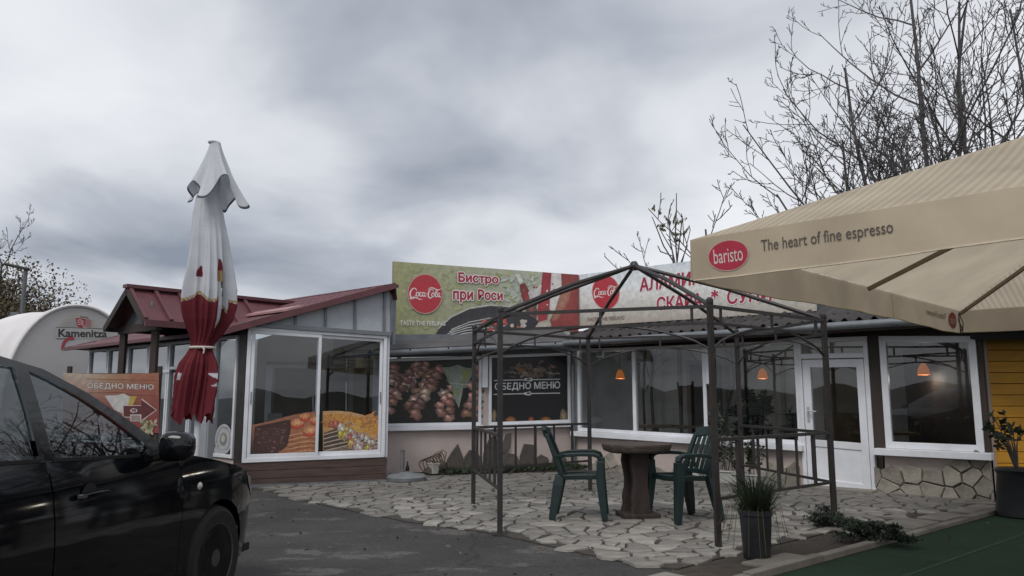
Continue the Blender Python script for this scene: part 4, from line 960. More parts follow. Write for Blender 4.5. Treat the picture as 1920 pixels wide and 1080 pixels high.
food_print(605, 713, [(605, 771), (630, 770), (655, 772), (685, 779), (713, 788)], True)
# ================================================================== GAZEBO FRAME
gz_posts = [G(1340, 1030), G(1555, 990), G(1380, 931), G(1085, 925), G(882, 948), G(928, 1000)]
gc = sum(gz_posts, V((0, 0, 0)))/6+V((.075, 0, 0)); GR = sum((p-gc).length for p in gz_posts)/6
aoff = sum(((math.atan2(p.y-gc.y, p.x-gc.x)-math.radians(60*k)-math.radians(-80)+math.pi) % (2*math.pi))-math.pi for k, p in enumerate(gz_posts))/6+math.radians(-80)
PG = [V((gc.x+GR*math.cos(aoff+math.radians(60*k)), gc.y+GR*math.sin(aoff+math.radians(60*k)), 0)) for k in range(6)]
gaz = thing('gazebo', 'black metal hexagonal gazebo frame without cover over the green chairs', 'gazebo', gc)
ZEV, ZAP = 2.10, 2.79
def up(p, z): return V((p.x, p.y, z))
for p in PG:
    m = MB(); m.beam(p, up(p, ZEV+.02), .046, side=V((1, .2, 0))); m.box(up(p, .01), (.14, .14, .016)); m.lathe([(.034, 0), (.034, .03), (.02, .05)], up(p, ZEV+.02), 10)
    m.build('post', DARKSTEEL, gaz)
    m = MB(); k = V((gc.x, gc.y, ZAP)); a = up(p, ZEV); mid = a.lerp(k, .5)+V((0, 0, .035)); m.tube([a, mid, k], .022, 8); m.build('roof_bar', DARKSTEEL, gaz, smooth=True)
m = MB(); m.lathe([(.05, -.05), (.06, 0), (.03, .05)], V((gc.x, gc.y, ZAP)), 12); m.build('apex_hub', DARKSTEEL, gaz)
for k in range(6):
    a, b = PG[k], PG[(k+1) % 6]; d = (b-a); m = MB()
    m.beam(up(a, ZEV-.01), up(b, ZEV-.01), .03); m.beam(up(a, ZEV-.16), up(b, ZEV-.16), .024)
    for f in (.08, .5, .92): m.beam(up(a+d*f, ZEV-.16), up(a+d*f, ZEV-.01), .022)
    arc = [up(a+d*(i/14), ZEV-.40+.24*math.sin(math.pi*i/14)**.7) for i in range(15)]; m.tube(arc, .011, 6)
    m.build('eave_frame', DARKSTEEL, gaz)
for (i, j) in ((4, 5), (3, 4), (0, 1), (1, 2)):
    a, b = PG[i], PG[j]; d = b-a; L_ = d.length; n = 6; m = MB()
    m.beam(up(a, .92), up(b, .92), .034, .03); m.beam(up(a, .42), up(b, .42), .026); r = m.build('railing', DARKSTEEL, gaz)
    for q in range(1, n):
        MB().beam(up(a+d*(q/n), .42), up(a+d*(q/n), .92), .026 if q % 2 else .02, side=d).build('baluster', DARKSTEEL, r)

# ================================================================== TABLE
T = G(1196, 972); tbl = thing('table', 'rough brown wooden table with thick round top and carved pedestal between green chairs', 'table', (T.x, T.y, 0), math.radians(8))
WOOD = mat('weathered_table_wood', (.060, .044, .035), .7, .4, 3, .5, 16, stretch=(1, 5, 5)); WOODD = mat('dark_pedestal_wood', (.035, .024, .021), .75, .35, 4, .5, 16, stretch=(3, 3, .6))
m = MB(); rr = random.Random(4); n = 40; prof = [(.82, -.09), (.95, -.07), (1.0, -.02), (.99, .0), (.90, .006)]
rad = [.365*(1+.035*math.sin(3*a_*2*math.pi/n+1)+.02*rr.uniform(-1, 1)) for a_ in range(n)]
vs = [V((rad[k]*1.02*s*math.cos(2*math.pi*k/n), rad[k]*.95*s*math.sin(2*math.pi*k/n), .785+h)) for s, h in prof for k in range(n)]
fs = [(i*n+k, i*n+(k+1) % n, (i+1)*n+(k+1) % n, (i+1)*n+k) for i in range(len(prof)-1) for k in range(n)]+[tuple(range(n-1, -1, -1)), tuple((len(prof)-1)*n+k for k in range(n))]
m.add(vs, fs); m.build('table_top', WOOD, tbl, world=False, smooth=True, angle=30)
def wavy(y0, wd, name, mt):
    ZS = [.06, .14, .22, .32, .42, .52, .60, .68, .73]; WS = [.25, .205, .215, .175, .168, .20, .225, .205, .22]; m = MB()
    pts = [(-w_*wd/.45-.0, z) for w_, z in zip(WS, ZS)]+[(w_*wd/.45, z) for w_, z in reversed(list(zip(WS, ZS)))]
    k = len(pts); vs = [V((x, y0-.045, z)) for x, z in pts]+[V((x, y0+.045, z)) for x, z in pts]
    m.add(vs, [tuple(range(k)), tuple(range(2*k-1, k-1, -1))]+[(i, i+k, (i+1) % k+k, (i+1) % k) for i in range(k)]); m.build(name, mt, tbl, world=False, bevel=.012)
wavy(-.10, .21, 'pedestal_board', WOODD); wavy(.12, .27, 'pedestal_board', WOODD)
m = MB(); m.box((0, 0, .035), (.40, .36, .07)); m.build('foot', WOODD, tbl, world=False, bevel=.015)
m = MB(); m.box((0, .01, .45), (.10, .16, .52)); m.build('stretcher', WOODD, tbl, world=False)

# ================================================================== CHAIRS (moulded green plastic)
GREENP = mat('dark_green_plastic', (.005, .018, .018), .42, .2, 3, .04, 40)
def chair(name, label, loc, rz_):
    c = thing(name, label, 'chair', loc, rz_, 'green plastic chairs at the table')
    m = MB()                                             # seat: dished plate, front at +x
    def st(a, b):
        x = -.20+.43*a; y = (-.215+.43*b)*(1-.06*(1-a)); z = .425+.03*a-.030*math.sin(math.pi*b)*math.sin(math.pi*min(a*1.05, 1))-.03*max(0, a-.9)*10*.6
        return V((x, y, z))
    m.grid(st, 10, 10); o = m.build('seat', GREENP, c, world=False, smooth=True); s = o.modifiers.new('s', 'SOLIDIFY'); s.thickness = .014
    m = MB(); m.sweep([(-.19, -.20, .42), (0, -.215, .43), (.22, -.215, .435)], .02, .05, (0, 1, 0)); m.sweep([(-.19, .20, .42), (0, .215, .43), (.22, .215, .435)], .02, .05, (0, 1, 0)); m.sweep([(.228, -.21, .43), (.235, 0, .42), (.228, .21, .43)], .02, .05, (1, 0, 0)); m.build('seat_rim', GREENP, c, world=False, bevel=.006)
    # backrest: frame plus slats with gaps
    def bk(yy, f): z = .43+f*.44; x = -.20-.135*f-.02*f*f+.05*(yy/.22)**2*(1-.3*f); return V((x, yy*(1-.10*f+.12*math.sin(math.pi*f)*.4), z))
    m = MB()
    for sg_ in (-1, 1): m.sweep([bk(sg_*.215, k/8) for k in range(9)], [.06]*8+[.055], .032, (0, 1, 0))
    top = [bk(.215*(k/5-1), 1+.055*(1-abs(k/5-1)**2)) for k in range(11)]; m.sweep(top, .034, .10, (1, 0, .25))
    m.sweep([bk(.2*(k/5-1), .10) for k in range(11)], .02, .05, (1, 0, .25))
    bb = m.build('backrest', GREENP, c, world=False, bevel=.006)
    for k in range(5):
        y = -.145+.0725*k; m = MB(); m.sweep([bk(y, .1+.9*j/6) for j in range(7)], .050, .012, (0, 1, 0)); m.build('back_slat', GREENP, bb, world=False, bevel=.003)
    for sg_ in (-1, 1):
        y = sg_*.255
        m = MB(); a0 = bk(sg_*.22, .46); m.sweep([a0, (-.12, y, .655), (.02, y, .665), (.17, y, .665), (.225, y, .645), (.245, y*1.0, .60)], [.06, .07, .078, .08, .075, .07], [.036, .036, .036, .036, .04, .042], (0, 1, 0)); m.build('armrest', GREENP, c, world=False, bevel=.006)
        m = MB(); m.sweep([(.245, y, .60), (.240, y, .43), (.262, y*1.04, .2), (.285, y*1.08, .0)], [.08, .085, .076, .06], [.07, .085, .075, .06], (0, 1, 0)); m.build('leg', GREENP, c, world=False, bevel=.007)
        m = MB(); m.sweep([(-.18, sg_*.20, .45), (-.20, sg_*.215, .35), (-.235, sg_*.235, .15), (-.262, sg_*.25, .0)], [.08, .085, .076, .06], [.09, .10, .085, .065], (0, 1, 0)); m.build('leg', GREENP, c, world=False, bevel=.007)
    return c
P = G(1085, 974); chair('plastic_chair', 'dark green plastic armchair standing left of the brown table', (P.x, P.y, .03), math.radians(-8))
P = G(1285, 978); chair('plastic_chair', 'dark green plastic armchair standing right of the brown table', (P.x, P.y, .03), math.radians(203))

# ================================================================== CLOSED PARASOL
U = AtY(377, 700, 7.5); ux, uy = U.x, 7.5
cu_ = thing('closed_parasol', 'tall folded white and dark red parasol tied with a cord behind the black car', 'parasol', (ux, uy, 0))
FABC = print_mat('parasol_fabric', .85, .06, 6, .25, ('Z', 22, .90))
def zpx(y): d = ray(377, y); return CAM_H+d.z*(uy/d.y)
prof = [(318, 402, 13), (340, 397, 18), (372, 390, 25), (400, 390, 32), (450, 391, 40), (500, 391, 46), (545, 390, 51), (575, 388, 52), (600, 387, 46), (625, 384, 34), (645, 379, 25), (652, 377, 23.5), (662, 376, 27), (680, 374, 38), (705, 371, 45), (730, 368, 46), (760, 364, 45), (782, 362, 45)]
def pint(y):
    for (y0, c0, r0), (y1, c1, r1) in zip(prof, prof[1:]):
        if y0 <= y <= y1: k = (y-y0)/(y1-y0); return c0+(c1-c0)*k, r0+(r1-r0)*k
    return prof[-1][1:]
M2P = uy/FPX
def axf(y): z = zpx(y); return uy*CP+(z-CAM_H)*SP
def axpx(y): return 960+FPX*ux/axf(y)
def fold(th, y):
    k = min(1, max(.25, (y-372)/160)); tie = math.exp(-((y-652)/22)**2)
    cz_ = lambda v: 1-2*abs(math.sin(v/2))**.7
    f = .15*math.sin(5*th+.6*math.sin(y/70))+.12*cz_(8*th+1.3+y/150)+.08*cz_(19*th+2+y/260)
    if y > 652: f = .18*math.sin(4*th+1.1+y/90)+.15*cz_(9*th+y/70)+.09*cz_(21*th+y/45)
    return 1+f*k*(1-.55*tie)
def canopy(a, b):
    y = 318+464*a; th = 2*math.pi*b; c_, r_ = pint(y); r = r_*axf(y)/FPX*fold(th, y)*.84
    yy = y + (7*math.sin(6*th+.5)+5*math.sin(13*th)+3*math.sin(23*th) if a > .90 else 0)*max(0, (a-.90)/.10)
    return V((ux+(c_-axpx(y))*axf(y)/FPX+r*math.cos(th), uy+.85*r*math.sin(th), zpx(yy)))
def cancol(a, b):
    y = 318+464*a; th = (2*math.pi*b) % (2*math.pi); W_ = (.62, .64, .68); R_ = (.15, .013, .022)
    dg = math.degrees(th)
    if y > 652:
        if 330 < dg+6*math.sin(y/5) < 342 and 700 < y < 724: return W_
        if 208 < dg+8*math.sin(y/6) < 220 and 692+(dg-205)*.6 < y < 712: return W_
        return R_
    edge = 562+8*math.sin(5*th+.6)+(55 if 318 < dg < 333 else 0)+(45 if 195 < dg < 208 else 0)+(22 if 340 < dg < 358 else 0)
    if y > edge: return R_
    if edge-5 < y <= edge-1: return (.42, .30, .12)
    for c0, wd, y0, y1 in ((322, 11, 488, 530), (262, 12, 502, 522), (215, 9, 482, 528)):      # domed red badges
        if y0 < y < y1:
            dd = abs(dg-c0)/wd; tt_ = (y-y0)/(y1-y0)
            if dd < min(1, .25+1.1*tt_): return (.40, .28, .12) if (tt_ > .55 and dd < .55 and c0 == 322) else R_
    for c0 in (330, 203):                                                                          # pieces of dark letters
        q = (dg-c0)/7; s_ = (y-542)/18
        if abs(s_) < 1 and (abs(q+.6*s_) < .30 or (abs(abs(q)-.7) < .25 and s_ < 0)): return (.03, .02, .02)
    return W_
m = MB(); m.grid(canopy, 230, 260, cancol); m.build('canopy', FABC, cu_, smooth=True, angle=0, colors=True, fix=False)
def cap(a, b):
    th = 2*math.pi*b; L_ = 96+22*math.cos(4*th+.25)+7*math.cos(3*th+.4)
    y = 268+L_*a; fo = 1+(.14*math.cos(4*th+.25)+.16*math.sin(7*th+.8)+.06*math.sin(13*th))*a
    r = (10+38*a**1.25)*fo*M2P; cxp = 404-axpx(y)+1*a
    return V((ux+cxp*M2P+r*math.cos(th), uy+.9*r*math.sin(th), zpx(y)))
m = MB(); m.grid(cap, 40, 180, lambda a, b: (.05, .05, .06) if a > .965 else (.62, .64, .68)); m.build('top_flap', FABC, cu_, smooth=True, angle=0, colors=True, fix=False)
m = MB(); m.lathe([(.055, 0), (.06, .012), (.04, .022)], (ux, uy, zpx(269)), 14); m.build('finial', PVC, cu_, smooth=True)
m = MB(); m.lathe([(24.5*M2P*.95, -.012), (24.5*M2P, 0), (24.5*M2P*.95, .012)], (ux, uy-.0, zpx(652)), 24, sy=.9); m.tube([(ux+.05, uy-.12, zpx(652)), (ux+.07, uy-.13, zpx(657)), (ux+.065, uy-.13, zpx(664))], .008, 6); m.build('tie_cord', mat('cream_cord', (.55, .5, .45), .9), cu_, smooth=True)
m = MB(); m.tube([(ux-.01, uy, .1), (ux, uy, zpx(500)), (ux, uy, zpx(275))], .03, 12); m.build('pole', PVC, cu_, smooth=True)
m = MB(); m.lathe([(.02, 0), (.34, 0), (.34, .06), (.10, .10), (.05, .35)], (ux-.03, uy, .0), 24); m.build('base', CONCRETE, cu_, smooth=True)

# ================================================================== OPEN PARASOL (upper right)
S_ = 4.62
p1 = AtY(1295, 450, S_); ZV = p1.z; VH = p1.z-AtY(1298, 525, S_).z
dV = V((.705, .71, 0)).normalized(); dW = V((dV.y, -dV.x, 0))
# far corner: where the hanging cloth ends at the seen column
def far_len():
    best = None
    for k in range(200):
        L_ = 3+k*.02; q = p1+dV*L_; d = q-EYE; f = d.y*CP+d.z*SP; x = 960+FPX*d.x/f
        if best is None or abs(x-1798) < best[0]: best = (abs(x-1798), L_)
    return best[1]
SL = far_len()
par = thing('open_parasol', 'big square cream parasol with red oval badge and hanging valance at upper right', 'parasol')
CRN = [p1, p1+dV*SL, p1+dV*SL+dW*SL, p1+dW*SL]; ctr = (CRN[0]+CRN[2])/2; par.location = (ctr.x, ctr.y, 0)
PKZ = 3.48; pk = V((ctr.x, ctr.y, PKZ))
CREAM = (.71, .61, .47)
FABT = print_mat('cream_canvas', .85, .14, 2.2, .5); 
def stripe_mat(name, ang):
    m_ = print_mat(name, .85, .12, 2.2, .52, ('X', 5.6, .86)); t = m_.node_tree
    wv = [n for n in t.nodes if n.type == 'TEX_WAVE'][0]; tcn = [n for n in t.nodes if n.type == 'TEX_COORD'][0]; mp = t.nodes.new('ShaderNodeMapping'); mp.inputs['Rotation'].default_value = (0, 0, ang)
    t.links.new(tcn.outputs['Object'], mp.inputs[0]); t.links.new(mp.outputs[0], wv.inputs['Vector']); return m_
for k in range(4):
    a, b = CRN[k], CRN[(k+1) % 4]; e_ = (b-a).normalized(); ang = -math.atan2(e_.y, e_.x)
    sm_ = stripe_mat('cream_striped_canvas_%d' % k, ang)
    vent = .86
    def fc(s, t_):
        lo = a.lerp(b, s); hi = pk; p = lo.lerp(hi, t_*vent); sag = .05*math.sin(math.pi*min(1, t_*1.1))*math.sin(math.pi*s); p.z -= sag; return p
    m = MB(); m.col = CREAM; m.grid(fc, 20, 16); o = m.build('canopy_panel', sm_, par, smooth=True, angle=0, colors=True, fix=False)
    def vf(s, t_):
        s2 = s; p = a.lerp(b, s); n_ = V((e_.y, -e_.x, 0)); cz = (a+b)/2-ctr; n_ = n_ if n_.dot(cz) > 0 else -n_
        drop = VH*(1+.05*math.sin(s*9)*t_)
        p = p+V((0, 0, -drop*t_))+n_*(.016*math.sin(s*15+k)*t_+.012*math.sin(s*37)*t_+.005*math.sin(s*83+2*t_)*t_+.004); return p
    m = MB(); m.col = CREAM; m.grid(vf, 60, 6); v_ = m.build('valance', FABT, par, smooth=True, angle=0, colors=True, fix=False)
    m = MB(); m.tube([vf(i/40, 1.0)+V((0, 0, .004)) for i in range(41)], .005, 5); m.build('hem', mat('cream_hem', (.6, .52, .4), .9), v_, smooth=True)
    m = MB(); m.tube([vf(.62, j/6)+V((0, 0, 0)) for j in range(7)], .004, 4); m.build('seam', mat('cream_hem', (.6, .52, .4), .9), v_)
    # badge and line of lettering
    for side in (1, -1):
        def q(off):
            def f(s, t_):                                # s metres from the left end, t_ height above the lower hem
                n_ = V((e_.y, -e_.x, 0)); cz = (a+b)/2-ctr; n_ = n_ if n_.dot(cz) > 0 else -n_
                base = a if n_.cross(V((0, 0, 1))).dot(e_) < 0 else b; dr = V((0, 0, 1)).cross(n_)
                fs = (base+dr*s-a).dot(e_)/SL; pz = vf(min(max(fs, 0), 1), 1-t_/VH)
                return pz+n_*off
            return f
        off = .004 if side == 1 else -.003
        if k in (0, 3) or side == -1:
            m = MB(); f1 = q(off); rot = .10; 
            cxm, czm, rx, ry = (.245, VH*.50, .128, VH*.335)
            col = (.44, .028, .06) if side == 1 else (.36, .05, .06)
            for sc_, cc, oo in ((1.06, (.56, .38, .31), off), (1.0, col, off+.0006*side)):
                f2 = q(oo); n = 40; m.col = cc; m.grid(lambda u_, v_: f2(cxm+rx*sc_*u_*math.cos(2*math.pi*v_), czm+ry*sc_*u_*math.sin(2*math.pi*v_)), 8, n)
            f3 = q(off+.0012*side); text_on(m, 'baristo', lambda s, t_: f3(cxm+rx*.74*(2*s-1), czm-ry*.48+t_*ry*1.0), (.68, .62, .58), .0); m.build('oval_badge', LETTER, v_, colors=True, fix=False); m = MB()
            f4 = q(off+.001*side); text_on(m, 'The heart of fine espresso', lambda s, t_: f4(.46+s*.71, VH*.40+t_*VH*.33), (.07, .06, .055) if side == 1 else (.20, .15, .11), .0)
            m.build('lettering', LETTER, v_, colors=True, fix=False)
m = MB()
for k in range(4):
    a, b = CRN[k], CRN[(k+1) % 4]
    def fc2(s, t_): p = a.lerp(b, s).lerp(pk, .80+t_*.20); p.z += .10; return p
    m.col = CREAM; m.grid(fc2, 6, 3)
m.build('vent_flap', FABT, par, colors=True, fix=False)
RIBM = mat('parasol_rib', (.22, .17, .12), .6, .2, 5)
hub = V((ctr.x, ctr.y, PKZ-.12)); slide = V((ctr.x, ctr.y, 2.05))
for k in range(4):
    for end in (CRN[k], (CRN[k]+CRN[(k+1) % 4])/2):
        e2 = end+(ctr-end).normalized()*.03+V((0, 0, -.035)); e2 = V((e2.x, e2.y, ZV-.035))
        r_ = MB().beam(hub, e2, .022, .035).build('rib', RIBM, par)
        MB().beam(slide, hub.lerp(e2, .52), .018, .026).build('strut', RIBM, r_)
q = CRN[1]; m = MB(); m.tube([V((q.x-.02, q.y-.03, ZV-.03)), V((q.x-.04, q.y-.05, ZV-.12)), V((q.x-.01, q.y-.05, ZV-.2)), V((q.x-.03, q.y-.04, ZV-.27))], .006, 6); m.tube([V((q.x-.02, q.y-.03, ZV-.03)), V((q.x+.0, q.y-.06, ZV-.15)), V((q.x-.01, q.y-.05, ZV-.27))], .005, 6); m.build('corner_cord', DARKSTEEL, par)
m = MB(); m.tube([(ctr.x, ctr.y, 0), (ctr.x, ctr.y, PKZ+.1)], .035, 14); m.build('pole', RIBM, par, smooth=True)
m = MB(); m.box((ctr.x, ctr.y, .06), (.9, .9, .1)); m.build('base', CONCRETE, par, bevel=.02)
# ================================================================== BLACK CAR
PAINT = mat('black_car_paint', (.0035, .004, .0055), .05, .15, 2, .0, spec=.45, rv=(.02, .05))
TRIM = mat('black_trim', (.008, .008, .009), .5, .2, 8, 0)
RUBBER = mat('tyre_rubber', (.012, .012, .012), .85, .2, 10, .2, 60)
STEELW = mat('dark_steel_wheel', (.055, .055, .058), .45, .3, 8, .05)
CARGLASS = glass_mat('car_glass', (.34, .40, .41), 0.0, .085)
WHEEL_PX = (404, 1032)
HEAD = math.radians(90-7)
fw_ = EYE + ray(*WHEEL_PX)*(4.88/ray(*WHEEL_PX).y)
hd = V((math.cos(HEAD), math.sin(HEAD), 0)); lf = V((-math.sin(HEAD), math.cos(HEAD), 0))
car_o = V((fw_.x, fw_.y, 0)) + lf*.865
def wz(z):
    T_ = [(.15, .80), (.25, .845), (.40, .868), (.62, .882), (.72, .880), (.86, .868), (.97, .842), (1.05, .81), (1.2, .742), (1.38, .645), (1.45, .595), (1.5, .55)]
    for (z0, w0), (z1, w1_) in zip(T_, T_[1:]):
        if z0 <= z <= z1: return w0+(w1_-w0)*(z-z0)/(z1-z0)
    return T_[0][1] if z < .15 else T_[-1][1]
def Wd(x, z):
    k = 1.0
    if x > .15: k -= .30*min(1.1, (x-.15)/.73)**2.1
    if x < -2.7: k -= .16*min(1.1, (-2.7-x)/.75)**2.0
    if x < -1.6 and z > 1.0: k -= .05*min(1, (-1.6-x)/1.4)
    b = wz(z)
    if abs(z-.80) < .04 and -3 < x < .4: b += .006*(1-abs(z-.80)/.04)
    return b*k
def zs(z): return z if z < 1.0 else z+(z-1.0)*.10
def poly_fill(poly, step=.07):
    """fill a side-view outline with a regular net of triangles"""
    vs = [V(p) for p in poly]; n = len(poly); dense = []
    for i in range(n):
        a, b = V(poly[i]), V(poly[(i+1) % n]); k = max(1, int((b-a).length/step))
        dense += [a.lerp(b, j/k) for j in range(k)]
    n = len(dense); ed = [(i, (i+1) % n) for i in range(n)]; pts = list(dense)
    x0, x1 = min(p.x for p in dense), max(p.x for p in dense); z0, z1 = min(p.y for p in dense), max(p.y for p in dense)
    pl = [(p.x, p.y) for p in dense]; x = x0+step*.5
    while x < x1:
        z = z0+step*.5
        while z < z1:
            if inside((x, z), pl) and min((p.x-x)**2+(p.y-z)**2 for p in dense) > (step*.45)**2: pts.append(V((x, z)))
            z += step
        x += step
    r = delaunay_2d_cdt(pts, ed, [], 0, 1e-5)
    fs = [tuple(f) for f in r[2] if inside((sum(r[0][i].x for i in f)/3, sum(r[0][i].y for i in f)/3), pl)]
    return [(p.x, p.y) for p in r[0]], fs
def arch(cx, r0, a0, a1, n=12): return [(cx+r0*math.cos(math.radians(a0+(a1-a0)*k/n)), .315+r0*math.sin(math.radians(a0+(a1-a0)*k/n))) for k in range(n+1)]
def make_car(name, label, loc, rz_, paint, glass, group=None):
    car = thing(name, label, 'car', loc, rz_, group)
    GAP = .004
    def side(nm, poly, mt, sg_, parent, inset_=0.0, smooth=True, step=.07, thick=0):
        v2, fs = poly_fill(poly, step); m = MB(); m.add([V((x, sg_*(Wd(x, z)-inset_), zs(z))) for x, z in v2], [f if sg_ < 0 else f[::-1] for f in fs])
        o = m.build(nm, mt, parent, world=False, smooth=smooth, angle=0, fix=False)
        if thick: s = o.modifiers.new('s', 'SOLIDIFY'); s.thickness = thick; s.offset = -1
        return o
    roofl = [(-.50, .985), (-.78, 1.145), (-1.05, 1.285), (-1.30, 1.385), (-1.55, 1.435), (-1.9, 1.455), (-2.3, 1.445), (-2.7, 1.395), (-3.0, 1.30), (-3.2, 1.17), (-3.33, 1.02)]
    hoodl = [(.80, .60), (.70, .68), (.52, .765), (.28, .84), (0, .90), (-.28, .952), (-.50, .985)]
    fen = [(.80, .60), (.80, .52), (.78, .40), (.74, .24), (.36, .24)]+arch(0, .352, -12, 192, 16)[::1]+[(-.365, .22), (-.40, .22), (-.435, .5), (-.42, .80), (-.46, .965), (-.50, .985)]+hoodl[::-1][1:]
    front_win = [(-.80, .990), (-.70, 1.025), (-.92, 1.160), (-1.12, 1.268), (-1.28, 1.338), (-1.400, 1.378), (-1.415, 1.2), (-1.425, 1.018)]
    rear_win = [(-1.505, 1.022), (-1.495, 1.2), (-1.480, 1.388), (-1.9, 1.412), (-2.2, 1.400), (-2.42, 1.355), (-2.52, 1.2), (-2.58, 1.055)]
    fdoor = [(-.408, .24), (-.440, .5), (-.425, .80), (-.465, .962), (-.56, .972), (-.80, .985), (-1.440, 1.012), (-1.465, 1.012), (-1.455, .85), (-1.440, .6), (-1.420, .24)]
    rdoor = [(-1.428, .24), (-1.448, .6), (-1.463, .85), (-1.473, 1.012), (-2.62, 1.050), (-2.60, .85), (-2.45, .62), (-2.28, .46), (-2.20, .24)]
    rear = [(-2.208, .24), (-2.288, .46), (-2.458, .62), (-2.608, .85), (-2.63, 1.05)]+[(-3.33, 1.02), (-3.40, .8), (-3.42, .45), (-3.36, .26), (-2.97, .24)]+arch(-2.62, .352, -12, 140, 10)+[(-2.45, .62), (-2.30, .47)]
    rear = [(-2.63, 1.05), (-3.33, 1.02), (-3.40, .8), (-3.42, .45), (-3.36, .26), (-2.975, .24)]+arch(-2.62, .352, -12, 192, 14)+[(-2.975+.71-.0, .24), (-2.21, .24), (-2.215, .5), (-2.458, .66), (-2.608, .85)]
    dfr_o = [(-.50, .985)]+roofl[1:]+[(-2.63, 1.05)]
    for sg_ in (-1, 1):
        side('fender', fen, paint, sg_, car); fd = side('door', fdoor, paint, sg_, car); rd = side('door', rdoor, paint, sg_, car); side('rear_quarter', rear, paint, sg_, car)
        # pillars and roof rail, with the windows left open
        ring = [(-.50, .985), (-.78, 1.145), (-1.05, 1.285), (-1.30, 1.385), (-1.55, 1.435), (-1.9, 1.455), (-2.3, 1.445), (-2.7, 1.395), (-3.0, 1.30), (-3.2, 1.17), (-3.33, 1.02), (-2.63, 1.052),
                (-2.58, 1.055), (-2.52, 1.2), (-2.42, 1.355), (-2.2, 1.400), (-1.9, 1.412), (-1.480, 1.388), (-1.495, 1.2), (-1.505, 1.022), (-1.470, 1.016), (-1.425, 1.016), (-1.415, 1.2), (-1.400, 1.378), (-1.28, 1.338), (-1.12, 1.268), (-.92, 1.160), (-.70, 1.025), (-.80, .990), (-.56, .975)]
        side('window_frame', ring, paint, sg_, car, 0.0, step=.05)
        side('window_pane', front_win, glass, sg_, fd, .012); side('window_pane', rear_win, glass, sg_, rd, .012)
        # dark weather strip along the belt, dark inner skin behind the gaps
        for pr_, pts in ((fd, [(-.80, .99), (-1.425, 1.018)]), (rd, [(-1.505, 1.022), (-2.58, 1.055)])):
            m = MB(); m.sweep([(x, sg_*(Wd(x, z)+.002), z) for x, z in [lerp2(pts[0], pts[1], k/8) for k in range(9)]], .012, .016, (0, 1, 0)); m.build('belt_strip', TRIM, pr_, world=False)
        side('inner_skin', [(.7, .3), (.7, .6), (-.45, .93), (-2.6, 1.0), (-3.2, .95), (-3.3, .4), (-2.99, .3)]+arch(-2.62, .36, 0, 180, 8)+[(-2.2, .3), (-.4, .3)][:1]+[(-.4, .3)]+arch(0, .36, 180, 0, 8), TRIM, sg_, car, .02, step=.15)
        m = MB(); m.sweep([(-.37, sg_*.83, .20), (-1.3, sg_*.845, .20), (-2.22, sg_*.83, .20)], .03, .07, (0, 1, 0)); m.build('sill', TRIM, car, world=False)
        # handles
        for pr_, hx, hz_ in ((fd, -1.22, .845), (rd, -2.38, .885)):
            m = MB(); y = sg_*(Wd(hx, hz_)+.002); m.sweep([(hx-.09, y, hz_), (hx-.08, y+sg_*.03, hz_), (hx, y+sg_*.036, hz_+.004), (hx+.08, y+sg_*.03, hz_), (hx+.09, y, hz_)], .022, .028, (0, .2, 1)); m.build('handle', paint, pr_, world=False, smooth=True, bevel=.004)
            m = MB(); m.lathe([(.055, -.001), (.05, .002)], (hx-.01, y, hz_), 18, 'y'); m.build('handle_recess', TRIM, pr_, world=False)
        # repeater
        m = MB(); x, z = -.25, .775; m.lathe([(.001, .010), (.016, .006), (.022, 0.0)], (0, 0, 0), 14, 'y'); 
        for p in m.v: p.x = p.x*1.25+x; p.z += z; p.y = sg_*(Wd(x, z)+p.y)
        m.build('side_indicator', mat('clear_lamp', (.55, .55, .52), .25, .05, 10, 0), car, world=False, smooth=True)
        # mirror
        m = MB(); mxx, mzz = -.66, 1.03; yb = Wd(-.62, 1.0)
        for i in range(9):
            for j in range(16):
                a_ = math.pi*i/8; b_ = 2*math.pi*j/16; f_ = lambda v: math.copysign(abs(v)**.62, v)
                xx, yy, z_ = f_(math.cos(a_)), f_(math.sin(a_)*math.cos(b_)), f_(math.sin(a_)*math.sin(b_))
                m.v.append(V((mxx+.07*xx*(1-.15*yy), sg_*(yb+.135+.088*yy), mzz+.080*z_*(1-.12*yy)+.02*xx*0))); m.c.append((1, 1, 1))
        for i in range(8):
            for j in range(16): m.f.append([i*16+j, i*16+(j+1) % 16, (i+1)*16+(j+1) % 16, (i+1)*16+j]); m.m.append(0)
        m.mi = 0; mm = m.build('wing_mirror', paint, car, world=False, smooth=True, angle=0)
        m = MB(); m.sweep([(-.64, sg_*(yb-.01), .965), (-.65, sg_*(yb+.05), .985), (-.66, sg_*(yb+.11), 1.01)], .09, .045, (1, 0, 0)); m.build('mirror_arm', TRIM, mm, world=False, bevel=.01)
        # front lamps
        m = MB(); hp = [(.795, .60), (.70, .675), (.55, .745), (.42, .775), (.46, .70), (.60, .625), (.74, .57), (.80, .555)]
        v2, fs = poly_fill(hp, .05); m.add([V((x, sg_*(Wd(x, z)+.006), z)) for x, z in v2], [f if sg_ < 0 else f[::-1] for f in fs]); m.build('headlight', mat('headlamp_glass', (.30, .32, .34), .15, .1, 10, 0, metal=.3), car, world=False, smooth=True, angle=0, fix=False)
        # wheels
        for wx in (0, -2.62):
            yc = sg_*.775; w_ = MB()
            w_.lathe([(.20, -.095), (.275, -.105), (.305, -.085), (.318, -.04), (.320, 0), (.318, .04), (.305, .085), (.275, .105), (.20, .095), (.20, -.095)], (wx, yc, .318), 40, 'y'); wh = w_.build('wheel', RUBBER, car, world=False, smooth=True)
            m = MB(); s1 = sg_
            m.lathe([(.205, s1*.085), (.210, s1*.100), (.200, s1*.095), (.185, s1*.055), (.165, s1*.045), (.10, s1*.075), (.055, s1*.080), (.05, s1*.095), (.001, s1*.097)], (wx, yc, .318), 36, 'y'); rim = m.build('rim', STEELW, wh, world=False, smooth=True)
